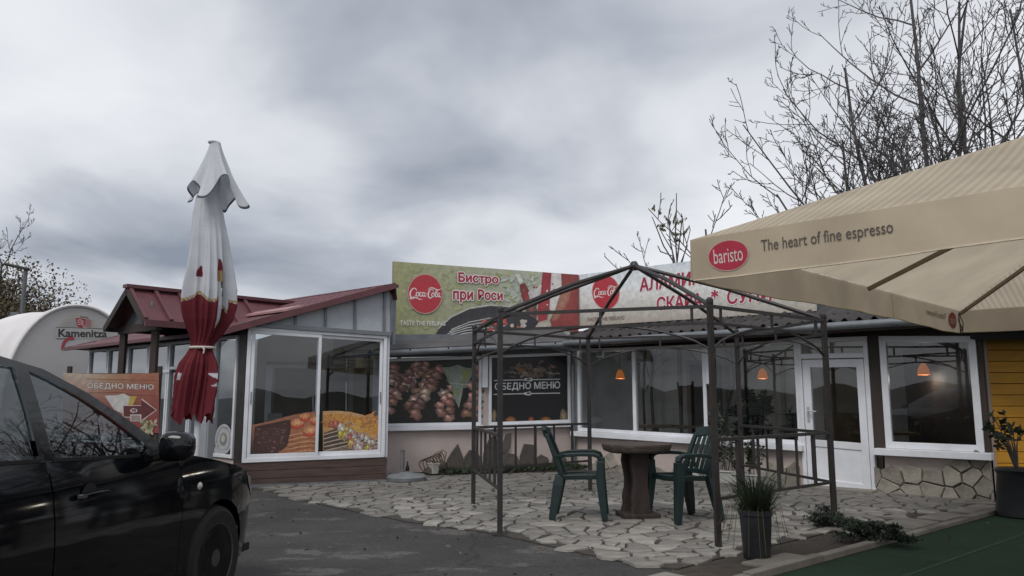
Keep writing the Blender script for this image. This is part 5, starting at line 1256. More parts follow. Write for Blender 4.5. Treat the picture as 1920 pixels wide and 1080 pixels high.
            for k in range(12):
                a_ = 2*math.pi*k/12; m = MB(); m.lathe([(.001, s1*.064), (.021, s1*.064), (.021, s1*.03)], (wx+.135*math.cos(a_), yc, .318+.135*math.sin(a_)), 10, 'y'); m.build('rim_hole', mat('wheel_black', (.003, .003, .003), .9), rim, world=False)
    # top surfaces lofted across the car
    def loft(nm, rows, mt, nv=16, ex=2.2, parent=car):
        m = MB(); vs = []
        for (xe, ze, xc, zc) in rows:
            for j in range(nv+1):
                v = -1+2*j/nv; vs.append(V((xe+(xc-xe)*(1-v*v), v*Wd(xe, ze), zs(ze+(zc-ze)*(1-abs(v)**ex)))))
        k = nv+1; m.add(vs, [(i*k+j, (i+1)*k+j, (i+1)*k+j+1, i*k+j+1) for i in range(len(rows)-1) for j in range(nv)])
        o = m.build(nm, mt, parent, world=False, smooth=True, angle=0); return o
    loft('bonnet', [(x, z+.001, x+.13*max(0, (x+.1)), z+.055) for x, z in hoodl], paint, ex=3.0)
    loft('windscreen', [(x, z, x+d_, z+h_) for (x, z), d_, h_ in zip(roofl[:5], (.14, .16, .17, .16, .13), (.02, .03, .03, .03, .025))], glass)
    loft('roof', [(x, z, x+d_, z+.03) for (x, z), d_ in zip(roofl[4:9], (.13, .06, 0, -.04, -.08))], paint, ex=3)
    loft('rear_window', [(x, z, x-d_, z+.03) for (x, z), d_ in zip(roofl[8:], (.08, .10, .10))], glass)
    loft('front_bumper', [(.80, .60, .915, .655), (.805, .54, .93, .56), (.80, .44, .94, .44), (.775, .33, .92, .33), (.74, .23, .87, .23)], paint, ex=3)
    loft('tailgate', [(-3.33, 1.02, -3.45, 1.03), (-3.40, .8, -3.55, .8), (-3.42, .45, -3.58, .45), (-3.36, .26, -3.5, .26)], paint, ex=3)
    m = MB(); m.box((.905, 0, .42), (.02, .8, .14)); m.build('grille', TRIM, car, world=False)
    m = MB(); m.box((-1.3, 0, .26), (4.0, 1.5, .05)); m.build('floor_pan', TRIM, car, world=False)
    m = MB(); m.sweep([(-.6, 0, .92), (-.75, 0, .95), (-.95, 0, .80)], 1.4, .06, (0, 1, 0)); m.build('dashboard', TRIM, car, world=False)
    for sx, sy in ((-1.55, -.36), (-1.55, .36), (-2.45, 0)):
        wd = .5 if sy else 1.2; m = MB(); m.sweep([(sx+.4, sy, .48), (sx-.02, sy, .46), (sx-.2, sy, .9), (sx-.25, sy, 1.02)], [wd, wd, wd*.95, wd*.8], [.14, .16, .13, .1], (0, 1, 0)); m.sweep([(sx-.25, sy, 1.06), (sx-.27, sy, 1.22)], wd*.5, .09, (0, 1, 0)); m.build('seat', mat('car_seat_cloth', (.02, .02, .022), .9), car, world=False, bevel=.03)
    return car
make_car('parked_car', 'black parked hatchback cut by the left edge of the picture', car_o, HEAD, PAINT, CARGLASS)
# ================================================================== LEFT BACKGROUND: tent, lamp, banner, cabinet
ap = AtY(150, 573, 18.0); TD = LWD; TF = V((-TD.y, TD.x, 0)); TF = TF if TF.x > 0 else -TF      # across the arch, to the right
tent = thing('marquee_tent', 'white vaulted marquee with red crest and dark lettering behind the veranda', 'tent', (ap.x, ap.y, 0))
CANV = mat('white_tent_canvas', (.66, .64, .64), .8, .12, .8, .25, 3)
HW = 1.45
def arcp(k, s): a_ = math.pi*k; c_ = math.cos(a_); sn = math.sin(a_); x = -HW*math.copysign(abs(c_)**.95, c_); z = ap.z*(.30+.70*abs(sn)**.9) if 0 < k < 1 else ap.z*.3; return V((ap.x, ap.y, 0))+TF*x+TD*s+V((0, 0, z))
m = MB(); m.grid(lambda a, b: arcp(b, 9*a)+V((0, 0, .05*math.sin(a*14+b*6))), 24, 30); m.build('canopy', CANV, tent, smooth=True, angle=0)
n = 36; pts = [arcp(k/n, -.01) for k in range(n+1)]; 
m = MB(); m.add([pts[0]-V((0, 0, pts[0].z))]+pts+[pts[-1]-V((0, 0, pts[-1].z))], [tuple(range(n+3))]); m.build('front_panel', mat('shaded_tent_canvas', (.42, .41, .41), .8, .12, .8, .2, 3), tent)  # white canvas coloured darker here: shade on the front face put into the colour
m = MB(); m.add([arcp(0, 0), arcp(0, 9), arcp(0, 9)-V((0, 0, ap.z*.3)), arcp(0, 0)-V((0, 0, ap.z*.3))], [(0, 1, 2, 3)]); m.add([arcp(1, 0), arcp(1, 9), arcp(1, 9)-V((0, 0, ap.z*.3)), arcp(1, 0)-V((0, 0, ap.z*.3))], [(0, 1, 2, 3)]); m.build('side_panel', CANV, tent)
m = MB(); m.tube([p-TD*.02 for p in pts], .04, 6); m.build('edge_welt', CANV, tent, smooth=True)
TP = Plane(V((ap.x, ap.y, 0))-TF*2, V((ap.x, ap.y, 0))+TF*2)
pr = Print(TP, .015, .0003)
DK = (.035, .03, .035)
pr.blob(147, 612, 34, 22, 0, (.40, .36, .32), n=30, wob=0); pr.blob(147, 615, 30, 19, 0, (.33, .32, .31), n=30, wob=0)
pr.patch([(103, 614), (205, 618), (205, 634), (103, 636)], (.40, .39, .38)); pr.line([(105, 613.5), (205, 617)], 1.1, DK); pr.line([(105, 635), (140, 634.5)], 1.1, DK)
pr.mb.build('name_plate', LETTER, tent, colors=True, fix=False); pr.mb = MB()
pr.text('Kamenitza', (110, 617), (200, 619.5), (200, 632.5), (110, 631.5), DK, .035)
pr.mb.build('lettering', LETTER, tent, colors=True, fix=False); pr.mb = MB()
pr.patch([(142, 596), (161, 598), (160, 609), (152, 616), (144, 611)], (.30, .03, .045), (.36, .05, .06)); pr.patch([(162, 600), (172, 600), (170, 614), (160, 613)], (.34, .16, .16))
for k in range(3): pr.line([(145, 601+k*4), (150+k, 599+k*4), (157, 603+k*4)], 1.3, (.55, .5, .48))
pr.line([(150, 594), (163, 595), (166, 600)], 1.3, DK)
pr.line([(117, 655), (120, 642), (128, 635), (139, 634)], 6, (.32, .04, .055))
pr.mb.build('crest', LETTER, tent, colors=True, fix=False)

lp = AtY(40, 600, 24); lamp = thing('street_lamp', 'slim grey street lamp standing before the left tree', 'street lamp', (lp.x, lp.y, 0))
zt_ = AtY(40, 505, 24).z; LAMP = mat('lamp_grey', (.10, .105, .11), .6, .2, 5)
m = MB(); m.tube([(lp.x, lp.y, 0), (lp.x, lp.y, 3), (lp.x, lp.y, zt_)], [.09, .075, .06], 10); m.build('pole', LAMP, lamp, smooth=True)
m = MB(); m.beam((lp.x+.1, lp.y, zt_), (lp.x-.62, lp.y-.1, zt_+.16), .22, .09); m.build('lamp_head', DARKSTEEL, lamp, bevel=.03)
m = MB(); m.box((lp.x-.12, lp.y-.12, AtY(40, 592, 24).z), (.26, .14, .2)); m.build('junction_box', LAMP, lamp)

b0, b1 = AtY(118, 760, 9.75), AtY(298, 760, 9.75); BP = Plane(V((b0.x, b0.y, 0)), V((b1.x, b1.y, 0)))
ban = thing('menu_banner', 'red and cream menu banner with arrow on two poles behind the black car', 'banner', BP.pt(.6, 0))
pr = Print(BP, .0, .00015)
x0, x1, y0, y1 = 118, 298, 699, 812
cols = [(.36, .30, .24), (.40, .33, .26), (.33, .20, .12), (.30, .13, .08), (.30, .12, .07)]
for k in range(12):
    a_, b_ = x0+(x1-x0)*k/12, x0+(x1-x0)*(k+1)/12
    def cc(x, v):
        f = (x-x0)/(x1-x0)*3.999; i = int(f); q = f-i; top_ = tuple(cols[i][j]*(1-q)+cols[i+1][j]*q for j in range(3)); lo = (.20, .045, .042); k_ = min(1, v*1.6); return tuple(top_[j]*(1-k_)+lo[j]*k_ for j in range(3))
    for v in range(4):
        ya, yb = y0+(y1-y0)*v/4, y0+(y1-y0)*(v+1)/4; pr.off = .0
        sag = lambda x: 2.2*math.sin(math.pi*(x-x0)/(x1-x0)) if v == 0 else 0
        pr.mb.add([BP.hit(a_, ya+sag(a_)), BP.hit(b_, ya+sag(b_)), BP.hit(b_, yb), BP.hit(a_, yb)], [(0, 1, 2, 3)], [cc(a_, v/4), cc(b_, v/4), cc(b_, (v+1)/4), cc(a_, (v+1)/4)])
pr.line([(162, 710.5), (225, 712), (292, 713.5)], 1.0, (.10, .04, .03)); pr.line([(160, 737), (228, 736), (248, 741), (292, 742)], 1.0, (.10, .04, .03))
for bd, cl in ((.06, (.06, .02, .02)), (.02, (.52, .48, .46))): pr.text('ОБЕДНО МЕНЮ', (164, 717), (288, 721), (288, 732), (164, 730), cl, bd)
pr.patch([(196, 742), (218, 741), (232, 738), (242, 743), (257, 743), (250, 758), (240, 770), (228, 775), (214, 768)], (.42, .42, .41), (.48, .47, .45)); pr.patch([(244, 743), (257, 743), (250, 758), (238, 768)], (.38, .28, .06))
for sc_, cl in ((1.0, (.50, .42, .38)), (.88, (.095, .022, .022))):
    P_ = [(230, 760), (265, 760), (266, 747), (294, 769), (266, 790), (265, 783), (230, 783)]; cx = sum(p[0] for p in P_)/7; cy = 769
    pr.patch([(cx+(x-cx)*(1-(1-sc_)*.45), cy+(y-cy)*sc_) for x, y in P_], cl)
pr.blob(251, 769.5, 7, 4.2, 0, (.52, .5, .48), n=14); pr.text('8', (247, 767), (255, 767), (255, 772), (247, 772), (.12, .03, .03), .03)
pr.patch([(244, 777), (265, 777), (265, 790), (244, 790)], (.45, .42, .40)); pr.patch([(246, 779), (263, 779), (263, 789), (246, 789)], (.25, .2, .18))
random.seed(5)
for k in range(34): pr.blob(random.uniform(266, 292), random.uniform(790, 811), random.uniform(2, 6), random.uniform(1.5, 4), random.uniform(0, 3), jit(random.choice([(.30, .28, .13), (.40, .36, .25), (.16, .17, .08), (.36, .30, .22)])), n=9, wob=.3)
pr.mb.build('sheet', PRINTG, ban, colors=True, fix=False)
m = MB(); u0, u1 = BP.uz(x0, 760)[0], BP.uz(x1, 760)[0]
for u in (u0+.03, u1-.03): m = MB(); m.beam(BP.pt(u, 0, -.035), BP.pt(u, BP.uz(x1, 694)[1]+.05, -.035), .045); m.build('pole', BROWN, ban)
m = MB(); m.beam(BP.pt(u0, BP.uz(x1, y0)[1]-.02, -.03), BP.pt(u1, BP.uz(x1, y0)[1]-.02, -.03), .03); m.build('cross_bar', BROWN, ban)

cbp = AtY(383, 820, 10.35); cab = thing('grey_cabinet', 'slim grey metal cabinet standing behind the folded parasol', 'cabinet', (cbp.x, cbp.y, 0))
zc = AtY(383, 781, 10.35).z; m = MB(); m.box((cbp.x, cbp.y, zc/2), (.19, .22, zc)); m.build('body', mat('pale_grey_paint', (.30, .32, .34), .5, .1, 4), cab, bevel=.02)
m = MB(); m.box((cbp.x, cbp.y-.113, zc*.55), (.145, .01, zc*.75)); m.build('door', mat('pale_grey_paint', (.30, .32, .34)), cab, bevel=.004)

# ================================================================== RIGHT EDGE: yellow hut, dark shrub in a pot
hut = thing('yellow_hut', 'bright yellow boarded wooden hut at the right edge of the picture', 'hut', (7.6, 11, 0))
hp0 = AtY(1850, 800, 10.0); HPL = Plane(V((hp0.x, hp0.y, 0)), V((hp0.x+3, hp0.y-.15, 0)))
YEL = mat('yellow_wood_paint', (.60, .29, .022), .55, .12, 4, .15, 20, stretch=(1, 1, 5), rnd=.08)
zl_, zh_ = .16, AtY(1870, 636, 10.0).z; nb = 13
for k in range(nb):
    a_, b_ = zl_+(zh_-zl_)*k/nb, zl_+(zh_-zl_)*(k+1)/nb
    m = MB(); m.rect(HPL, .06, 2.6, a_+.004, b_-.003, -.03, .0); m.build('board', YEL, hut, bevel=.004)
m = MB(); m.rect(HPL, -.04, .058, .02, zh_+.05, -.06, .015); m.build('corner_trim', BROWN, hut)
m = MB(); m.rect(HPL, 0, 2.6, 0, .158, -.05, -.01); m.build('plinth', BROWN, hut)
m = MB(); m.rect(HPL, .0, 2.6, .05, zh_, -2.2, -.035); m.build('hut_body', BROWN, hut)
m = MB(); q = [HPL.pt(-.25, zh_+.05, .35), HPL.pt(3, zh_+.05, .35), HPL.pt(3, zh_+.55, -2.4), HPL.pt(-.25, zh_+.55, -2.4)]; m.add(q, [(0, 1, 2, 3)]); o = m.build('roof', DARKROOF, hut); s = o.modifiers.new('s', 'SOLIDIFY'); s.thickness = .08

# ---- foliage helper: many small leaf faces
LEAFS = {}
def leaf_mat(name, c, var=.5, tr=.25):
    m_ = mat(name, c, .6, var, 7, 0, rnd=0); return m_
LG = leaf_mat('dark_green_leaf', (.022, .035, .016)); LO = leaf_mat('olive_leaf', (.070, .066, .026)); LB = leaf_mat('brown_leaf', (.085, .056, .030)); LC = leaf_mat('juniper_leaf', (.018, .030, .018))
BARK = mat('grey_bark', (.085, .078, .078), .9, .3, 6, .4, 30)
def leaf(m, p, d, ln, wd, rr):
    d = V(d).normalized(); s = d.cross(V((rr.uniform(-1, 1), rr.uniform(-1, 1), rr.uniform(.2, 1)))).normalized()
    m.add([p, p+d*ln*.45+s*wd/2, p+d*ln, p+d*ln*.45-s*wd/2], [(0, 1, 2, 3)])
def rdir(rr, zmin=-.3): 
    while True:
        d = V((rr.uniform(-1, 1), rr.uniform(-1, 1), rr.uniform(zmin, 1)))
        if .1 < d.length < 1: return d.normalized()
POTB = mat('dark_plastic_pot', (.016, .017, .020), .5, .25, 6, .1)
# tall dark pot with thin upright grass in front of the gazebo
P = G(1420, 1050); pot = thing('potted_grass', 'tall dark plastic pot with wispy grass at the front edge of the patio', 'potted plant', (P.x, P.y, .005)); rr = random.Random(9)
m = MB(); m.lathe([(.10, 0), (.105, .01), (.125, .34), (.135, .35), (.135, .39), (.12, .39), (.115, .35)], (0, 0, 0), 28); m.build('pot', POTB, pot, world=False, smooth=True)
m = MB(); m.lathe([(.118, .34), (.001, .36)], (0, 0, 0), 20); m.build('soil', SOIL, pot, world=False)
m = MB()
for k in range(620):
    a_ = rr.uniform(0, 2*math.pi); r0 = rr.uniform(0, .09); sp = rr.uniform(.02, .46)*(rr.random()**.5); h = rr.uniform(.10, .40)*(1-.3*sp); droop = rr.uniform(0, .16) if rr.random() < .45 else 0
    b = V((r0*math.cos(a_), r0*math.sin(a_), .35)); e_ = V((math.cos(a_)*sp, math.sin(a_)*sp, 0)); ml = b+e_*.4+V((0, 0, h*.7)); t_ = b+e_+V((0, 0, h-droop))
    s = V((-math.sin(a_+1), math.cos(a_+1), 0))*.0035; m.add([b-s, b+s, ml+s*.8, ml-s*.8, t_], [(0, 1, 2, 3), (3, 2, 4)])
m.build('grass_blades', LG, pot, world=False, fix=False)
m = MB()
for k in range(14):
    a_ = rr.uniform(0, 2*math.pi); sp = rr.uniform(.12, .24); b = V((.11*math.cos(a_), .11*math.sin(a_), .36)); pts = [b, b+V((math.cos(a_)*sp*.6, math.sin(a_)*sp*.6, .06)), b+V((math.cos(a_)*sp, math.sin(a_)*sp, -rr.uniform(.1, .34)))]; m.tube(pts, .0022, 3, False)
m.build('dry_stems', LO, pot, world=False, fix=False)

def bush(name, label, loc, rx, ry, rz_, n, mt, seed, leafl=.05, cat='shrub', zc=None, stems=8, group=None):
    rr = random.Random(seed); b = thing(name, label, cat, loc, 0, group); m = MB(); st = MB(); zc = zc if zc is not None else rz_*.9
    tips = []
    for k in range(stems):
        d = rdir(rr, .1); tip = V((d.x*rx*.8, d.y*ry*.8, zc+d.z*rz_*.7)); st.tube([(0, 0, 0), (tip.x*.4, tip.y*.4, tip.z*.55), tip], [.012, .008, .004], 5, False); tips.append(tip)
    clumps = [(V((d.x*rx*f, d.y*ry*f, zc+d.z*rz_*f)), rr.uniform(.18, .4)) for d, f in ((rdir(rr, -.7), rr.uniform(.3, .95)) for _ in range(26))]
    for k in range(n):
        c_, s = rr.choice(clumps); d = rdir(rr, -1); p = c_+V((d.x*rx*s, d.y*ry*s, d.z*rz_*s))*rr.uniform(.3, 1)
        if p.z > .0: leaf(m, p, rdir(rr, -.4), leafl*rr.uniform(.6, 1.3), leafl*.45, rr)
    st.build('stem', BARK, b, world=False, fix=False); m.build('foliage', mt, b, world=False, fix=False); return b
P = G(1640, 1020); bush('juniper_shrub', 'low dark creeping shrub spilling over the kerb onto the turf', (P.x, P.y, .01), .34, .30, .10, 4200, LC, 3, .035, zc=.09)
P = G(1560, 992); bush('juniper_shrub', 'small grey green shrub growing between gazebo post and kerb', (P.x, P.y, .01), .26, .2, .12, 1700, LC, 13, .035, zc=.09)
P = G(1900, 975); sh = thing('potted_shrub', 'tall dark pot with twiggy broad leaved shrub before the yellow hut', 'potted plant', (P.x+.22, P.y+.2, 0)); rr = random.Random(12)
m = MB(); m.lathe([(.22, 0), (.24, .02), (.20, .45), (.23, .5), (.20, .52)], (0, 0, 0), 20); m.build('pot', POTB, sh, world=False, smooth=True)
st = MB(); m = MB()
for k in range(11):
    a_ = rr.uniform(0, 2*math.pi); tip = V((math.cos(a_)*rr.uniform(.1, .34), math.sin(a_)*.25, rr.uniform(.72, 1.12))); ml = V((tip.x*.3, tip.y*.3, .75)); st.tube([(0, 0, .45), ml, tip], [.01, .008, .003], 5, False)
    for j in range(9): f = rr.uniform(.35, 1); p = ml.lerp(tip, f); leaf(m, p, rdir(rr, -.3), rr.uniform(.06, .11), .055, rr)
st.build('stem', BARK, sh, world=False, fix=False); m.build('foliage', LG, sh, world=False, fix=False)
# ground cover in the bed
rr = random.Random(31); m = MB()
for k in range(5200):
    u = rr.uniform(.9, ULEN_FL+.05); o_ = rr.uniform(.03, .5); 
    if rr.random() > .35+.65*math.exp(-((u-2.6)/1.0)**2): continue
    p = FL.pt(u, .05, o_); leaf(m, p, rdir(rr, .2), rr.uniform(.04, .13), .018, rr)
o = m.build('ground_cover', LG, fix=False); tag(o, 'low green ground cover in the bed below the printed windows', 'ground cover', kind='stuff')
# plants and white troughs under the right-hand windows
def trough(px, py, wd, label, seed, n, hgt, rx=.25):
    P = G(px, py); t_ = thing('planter', label, 'planter', (P.x, P.y, .02), math.atan2(FR.u.y, FR.u.x)); m = MB(); m.box((0, 0, .08), (wd, .17, .16)); m.box((0, 0, .17), (wd+.03, .2, .022)); m.build('trough', mat('dirty_white_plastic', (.42, .42, .40), .5, .2, 6), t_, world=False, bevel=.012)
    rr = random.Random(seed); st = MB(); lv = MB()
    for k in range(n):
        b = V((rr.uniform(-wd/2, wd/2)*.8, rr.uniform(-.05, .05), .17)); tp = b+V((rr.uniform(-.12, .12), rr.uniform(-.08, .08), rr.uniform(.3, 1)*hgt)); st.tube([b, b.lerp(tp, .5)+V((rr.uniform(-.03, .03), 0, 0)), tp], [.006, .005, .003], 4, False)
        for j in range(24): p = b.lerp(tp, rr.uniform(.25, 1)); leaf(lv, p, rdir(rr, -.3), rr.uniform(.05, .10), .035, rr)
    st.build('stem', BARK, t_, world=False, fix=False); lv.build('foliage', LG, t_, world=False, fix=False)
trough(1292, 900, .42, 'dirty white trough with sparse stalks behind the right green chair', 2, 5, .16)
trough(1362, 908, .55, 'white trough with tall leafy plant behind the gazebo railing', 3, 16, 1.05)
trough(1405, 916, .45, 'white trough with dark bushy plant nearest the door', 4, 11, .62)
# umbrella stand, bucket and wicker by the left wall
P = G(762, 903); us = thing('parasol_stand', 'empty round grey parasol stand with short upright tube by the brown base', 'parasol stand', (P.x, P.y, .025))
m = MB(); m.lathe([(.30, 0), (.305, .05), (.27, .085), (.12, .10), (.10, .12), (.001, .125)], (0, 0, 0), 32); m.build('base', mat('stand_grey', (.15, .16, .17), .55, .2, 6), us, world=False, smooth=True)
m = MB(); m.lathe([(.034, .1), (.034, .43), (.038, .43), (.038, .45), (.026, .45), (.026, .40)], (-.07, 0, 0), 16); m.build('tube', mat('stand_tube', (.19, .19, .19), .4, .2, 6, metal=.5), us, world=False, smooth=True)
P = FL.pt(.72, 0, .35); bk = thing('flower_pot', 'pale square flower pot with dry stalk at the foot of the wall', 'pot', (P.x, P.y, .05))
m = MB(); s = [(.075, 0), (.10, .15), (.108, .15), (.108, .17), (.09, .17), (.085, .14)]; m.lathe(s, (0, 0, 0), 4); m.build('pot', mat('dirty_white_plastic', (.42, .42, .40), .5), bk, world=False, bevel=.005)
m = MB(); m.tube([(-.02, 0, .12), (.0, 0, .3), (.08, 0, .36), (.13, 0, .27)], .007, 5, False); m.tube([(.02, 0, .12), (.06, .02, .24), (.16, 0, .22)], .006, 5, False); m.build('dry_stalk', LB, bk, world=False, fix=False)
P = FL.pt(.60, 0, .30); wk = thing('wicker_basket', 'tipped brown wicker basket leaning behind the pale flower pot', 'basket', (P.x, P.y, .06), .3)
m = MB()
for k in range(7): m.tube([(.10*math.cos(t_*.5236+.2)*(1-.1*k)+k*.045, .10*math.sin(t_*.5236)*(1-.05*k), .11+.02*k+.09*math.sin(t_*.5236)) for t_ in range(13)], .011, 5, False)
m.tube([(.30, -.02, .14), (.34, 0, .32), (.27, .01, .36), (.20, .02, .26)], .009, 5, False); m.build('weave', LB, wk, world=False, fix=False)
P = FL.pt(.30, 0, .30); bt = thing('bottle', 'small dark bottle standing beside the parasol stand tube', 'bottle', (P.x, P.y, .05)); m = MB(); m.lathe([(.03, 0), (.032, .1), (.012, .15), (.012, .2)], (0, 0, 0), 12); m.build('glass_body', TRIM, bt, world=False, smooth=True)

# ================================================================== SMALL FITTINGS
fl_ = FR.hit(1126, 664, .06); fd_ = thing('floodlight', 'small white floodlight fixed above the first clear window', 'lamp', fl_)
m = MB(); R = Matrix.Rotation(math.atan2(FR.u.y, FR.u.x), 3, 'Z'); m.box(fl_, (.14, .05, .11), R); m.build('housing', PVC, fd_, bevel=.008)
m = MB(); m.box(fl_+FR.n*.028, (.11, .004, .08), R); m.build('lens', GREYMETAL, fd_)
def conduit(pl, px, y0, y1, wd, label):
    u, z1 = pl.uz(px, y0, .05); _, z0 = pl.uz(px, y1, .05); b = thing('shutter_casing', label, 'casing', pl.pt(u, z0, .05)); m = MB(); m.rect(pl, u-wd/2, u+wd/2, z0, z1, .014, .085); m.build('cover', PVC, b, bevel=.01)
    m = MB(); m.rect(pl, u-wd*.2, u+wd*.2, z0-.02, z0-.001, .03, .07); m.build('end_cap', GREYMETAL, b)
conduit(FL, 909, 664, 727, .10, 'upright white casing between the two printed windows'); conduit(FR, 1328, 650, 720, .10, 'upright white casing beside the front gazebo post')
m = MB(); u_, _ = FR.uz(1334, 760, .03); m.tube([FR.pt(u_, .75, .03), FR.pt(u_, 1.6, .03), FR.pt(u_-.02, 2.0, .03)], .012, 6)
o = m.build('cable_pipe', PVC, smooth=True); tag(o, 'thin white cable pipe running up between the clear windows', 'pipe')
def pend(px, py, off, label, pw):
    p = FR.hit(px, py, off); t_ = thing('pendant_lamp', label, 'lamp', p); em = bpy.data.materials.get('glowing_orange_shade')
    if not em:
        em = bpy.data.materials.new('glowing_orange_shade'); em.use_nodes = True; b = em.node_tree.nodes['Principled BSDF']; b.inputs['Base Color'].default_value = (.6, .16, .02, 1); b.inputs['Emission Color'].default_value = (1, .28, .03, 1); b.inputs['Emission Strength'].default_value = .22
    m = MB(); m.lathe([(.02, .17), (.04, .15), (.07, .09), (.085, .02), (.085, 0), (.078, .0), (.066, .08)], (0, 0, 0), 20); m.build('shade', em, t_, world=False, smooth=True)
    m = MB(); m.tube([(0, 0, .19), (0, 0, 2.44-p.z)], .006, 6); m.build('cord', DARKSTEEL, t_, world=False)
    bm_ = bpy.data.materials.get('bulb') or bpy.data.materials.new('bulb'); bm_.use_nodes = True; b = bm_.node_tree.nodes['Principled BSDF']; b.inputs['Emission Color'].default_value = (1, .55, .2, 1); b.inputs['Emission Strength'].default_value = 6
    ld = bpy.data.lights.new('lamp_light', 'POINT'); ld.energy = 4; ld.color = (1, .88, .72); ld.shadow_soft_size = .05; lo_ = bpy.data.objects.new('lamp_light', ld); COL.objects.link(lo_); lo_.parent = t_; lo_.location = (0, 0, -.06)
    m = MB(); m.lathe([(.001, -.0), (.03, .03), (.03, .06), (.01, .1)], (0, 0, 0), 12); m.build('bulb', bm_, t_, world=False, smooth=True)
pend(1163, 710, -1.0, 'orange pendant lamp glowing behind the first clear window', 1); pend(1430, 710, -1.3, 'orange pendant lamp glowing behind the window left of the door', 1); pend(1732, 703, -1.2, 'orange pendant lamp glowing behind the window right of the door', 1)
# seat backs and curtains inside: things seen dimly through the panes
for k, (u, o_) in enumerate(((1.0, -1.2), (1.7, -1.3), (4.9, -1.2))):
    P = FR.pt(u, .03, o_); t_ = thing('dining_table', ('dim dining table behind the first clear window', 'dim dining table behind the white window bar', 'dim dining table behind the window right of the door')[k], 'table', P); m = MB(); m.box(P+V((0, 0, .72)), (.7, .7, .04)); m.build('table_top', INTO, t_); m = MB(); m.tube([P, P+V((0, 0, .7))], .04, 8); m.build('leg', INTD, t_)

bush('house_plant', 'dark leafy house plant behind the window left of the door', FR.pt(FR.uz(1395, 800)[0]-.15, .35, -.55), .36, .22, .42, 1500, LG, 51, .10, 'potted plant', zc=.62)
bush('house_plant', 'second dark house plant behind the window beside the door frame', FR.pt(FR.uz(1470, 800)[0], .35, -.5), .20, .18, .28, 700, LG, 52, .09, 'potted plant', zc=.5)
# grit, dead leaves and small stones lying about on the asphalt and patio edge
rr = random.Random(88); m = MB()
for k in range(420):
    e0, e1 = rr.choice(list(zip(patio[:6], patio[1:7]))); p = e0.lerp(e1, rr.random()); p = V((p.x-rr.random()**2*1.2+.1, p.y-rr.random()**2*.9+.08, .003)); s_ = rr.uniform(.004, .013)
    a_ = rr.uniform(0, 6.28); q = [p+V((math.cos(a_+i*1.57)*s_*rr.uniform(.6, 1), math.sin(a_+i*1.57)*s_*rr.uniform(.6, 1), 0)) for i in range(4)]
    m.add(q+[p+V((0, 0, s_*.8))], [(0, 1, 4), (1, 2, 4), (2, 3, 4), (3, 0, 4)])
tag(m.build('grit', mat('grey_grit', (.085, .08, .072), .95, .3, 30), fix=False), 'loose grit scattered along the broken edge of the patio', 'grit', kind='stuff')
m = MB()
for k in range(260):
    p = V((rr.uniform(-3, 5), rr.uniform(4.5, 12), .04)); 
    if p.x > 1.9 and p.y < 7: continue
    d = V((rr.uniform(-1, 1), rr.uniform(-1, 1), rr.uniform(-.05, .35))); leaf(m, p if inside((p.x, p.y), patio_poly) else p-V((0, 0, .035)), d, rr.uniform(.03, .07), .028, rr)
tag(m.build('fallen_leaves', LB, fix=False), 'dry brown leaves fallen on the patio and asphalt', 'leaves', kind='stuff')

# ================================================================== TREES
def grow(trunk, crown, p, d, ln, r, lev, rr, P_):
    nseg = (6, 5, 4, 3, 2)[lev]; pts = [p.copy()]; rad = [r]; q = p.copy(); dd = d.normalized()
    for i in range(nseg):
        dd = (dd+V((rr.uniform(-1, 1), rr.uniform(-1, 1), rr.uniform(-.6, .8)))*P_['wob'][lev]+V((0, 0, P_['up'][lev]))).normalized(); q = q+dd*(ln/nseg); pts.append(q.copy()); rad.append(max(r*(1-.62*(i+1)/nseg) if lev < P_['lv'] else r*(1-.5*(i+1)/nseg), P_['rmin']))
    (trunk if lev < 1 else crown).tube(pts, rad, (7, 5, 4, 3, 3)[lev], False)
    if lev >= P_['lv']: return pts
    nc = P_['n'][lev]
    for c in range(nc):
        f = P_['start'][lev]+(1-P_['start'][lev])*((c+rr.random()*.9)/nc); k = min(int(f*nseg), nseg-1); b = pts[k].lerp(pts[k+1], f*nseg-k)
        ax = (pts[k+1]-pts[k]).normalized(); s = ax.orthogonal().normalized(); s.rotate(Matrix.Rotation(rr.uniform(0, 2*math.pi), 3, ax)); an = math.radians(rr.uniform(*P_['ang'][lev]))
        if 'lean' in P_: s = (s+P_['lean']*.5).normalized()
        cdir = ax*math.cos(an)+s*math.sin(an); grow(trunk, crown, b, cdir, ln*P_['ratio'][lev]*rr.uniform(.7, 1.15)*(1.15-.5*f), max(rad[k]*.58, P_['rmin']), lev+1, rr, P_)
    return pts
def bare_tree(loc, h, r, seed, label, lean=(0, 0, 0), stems=1, dens=1.0, name='bare_tree', mt=None, group=None, lv=4):
    t_ = thing(name, label, 'tree', loc, 0, group); rr = random.Random(seed); tr, cr = MB(), MB()
    P_ = dict(wob=(.15, .19, .22, .26, .3), up=(.05, .10, .12, .10, .08), n=(int(9*dens), int(6*dens), int(4*dens), 3), start=(.25, .18, .15, .15), ang=((28, 55), (28, 55), (28, 60), (30, 60)), ratio=(.48, .48, .42, .45), rmin=.0085, lv=lv, lean=V(lean))
    for s in range(stems):
        d = V((lean[0]+rr.uniform(-.22, .22)*(stems > 1), lean[1]+rr.uniform(-.15, .15)*(stems > 1), 1)); grow(tr, cr, V((rr.uniform(-.1, .1), rr.uniform(-.1, .1), -.05)), d, h*(1 if s == 0 else rr.uniform(.75, .95)), r*(1 if s == 0 else .8), 0, rr, P_)
    mt = mt or BARK; tr.build('trunk', mt, t_, world=False, fix=False, smooth=True, angle=0); cr.build('crown', mt, t_, world=False, fix=False, smooth=True, angle=0); return t_
GT = 'bare trees behind the right-hand roof'
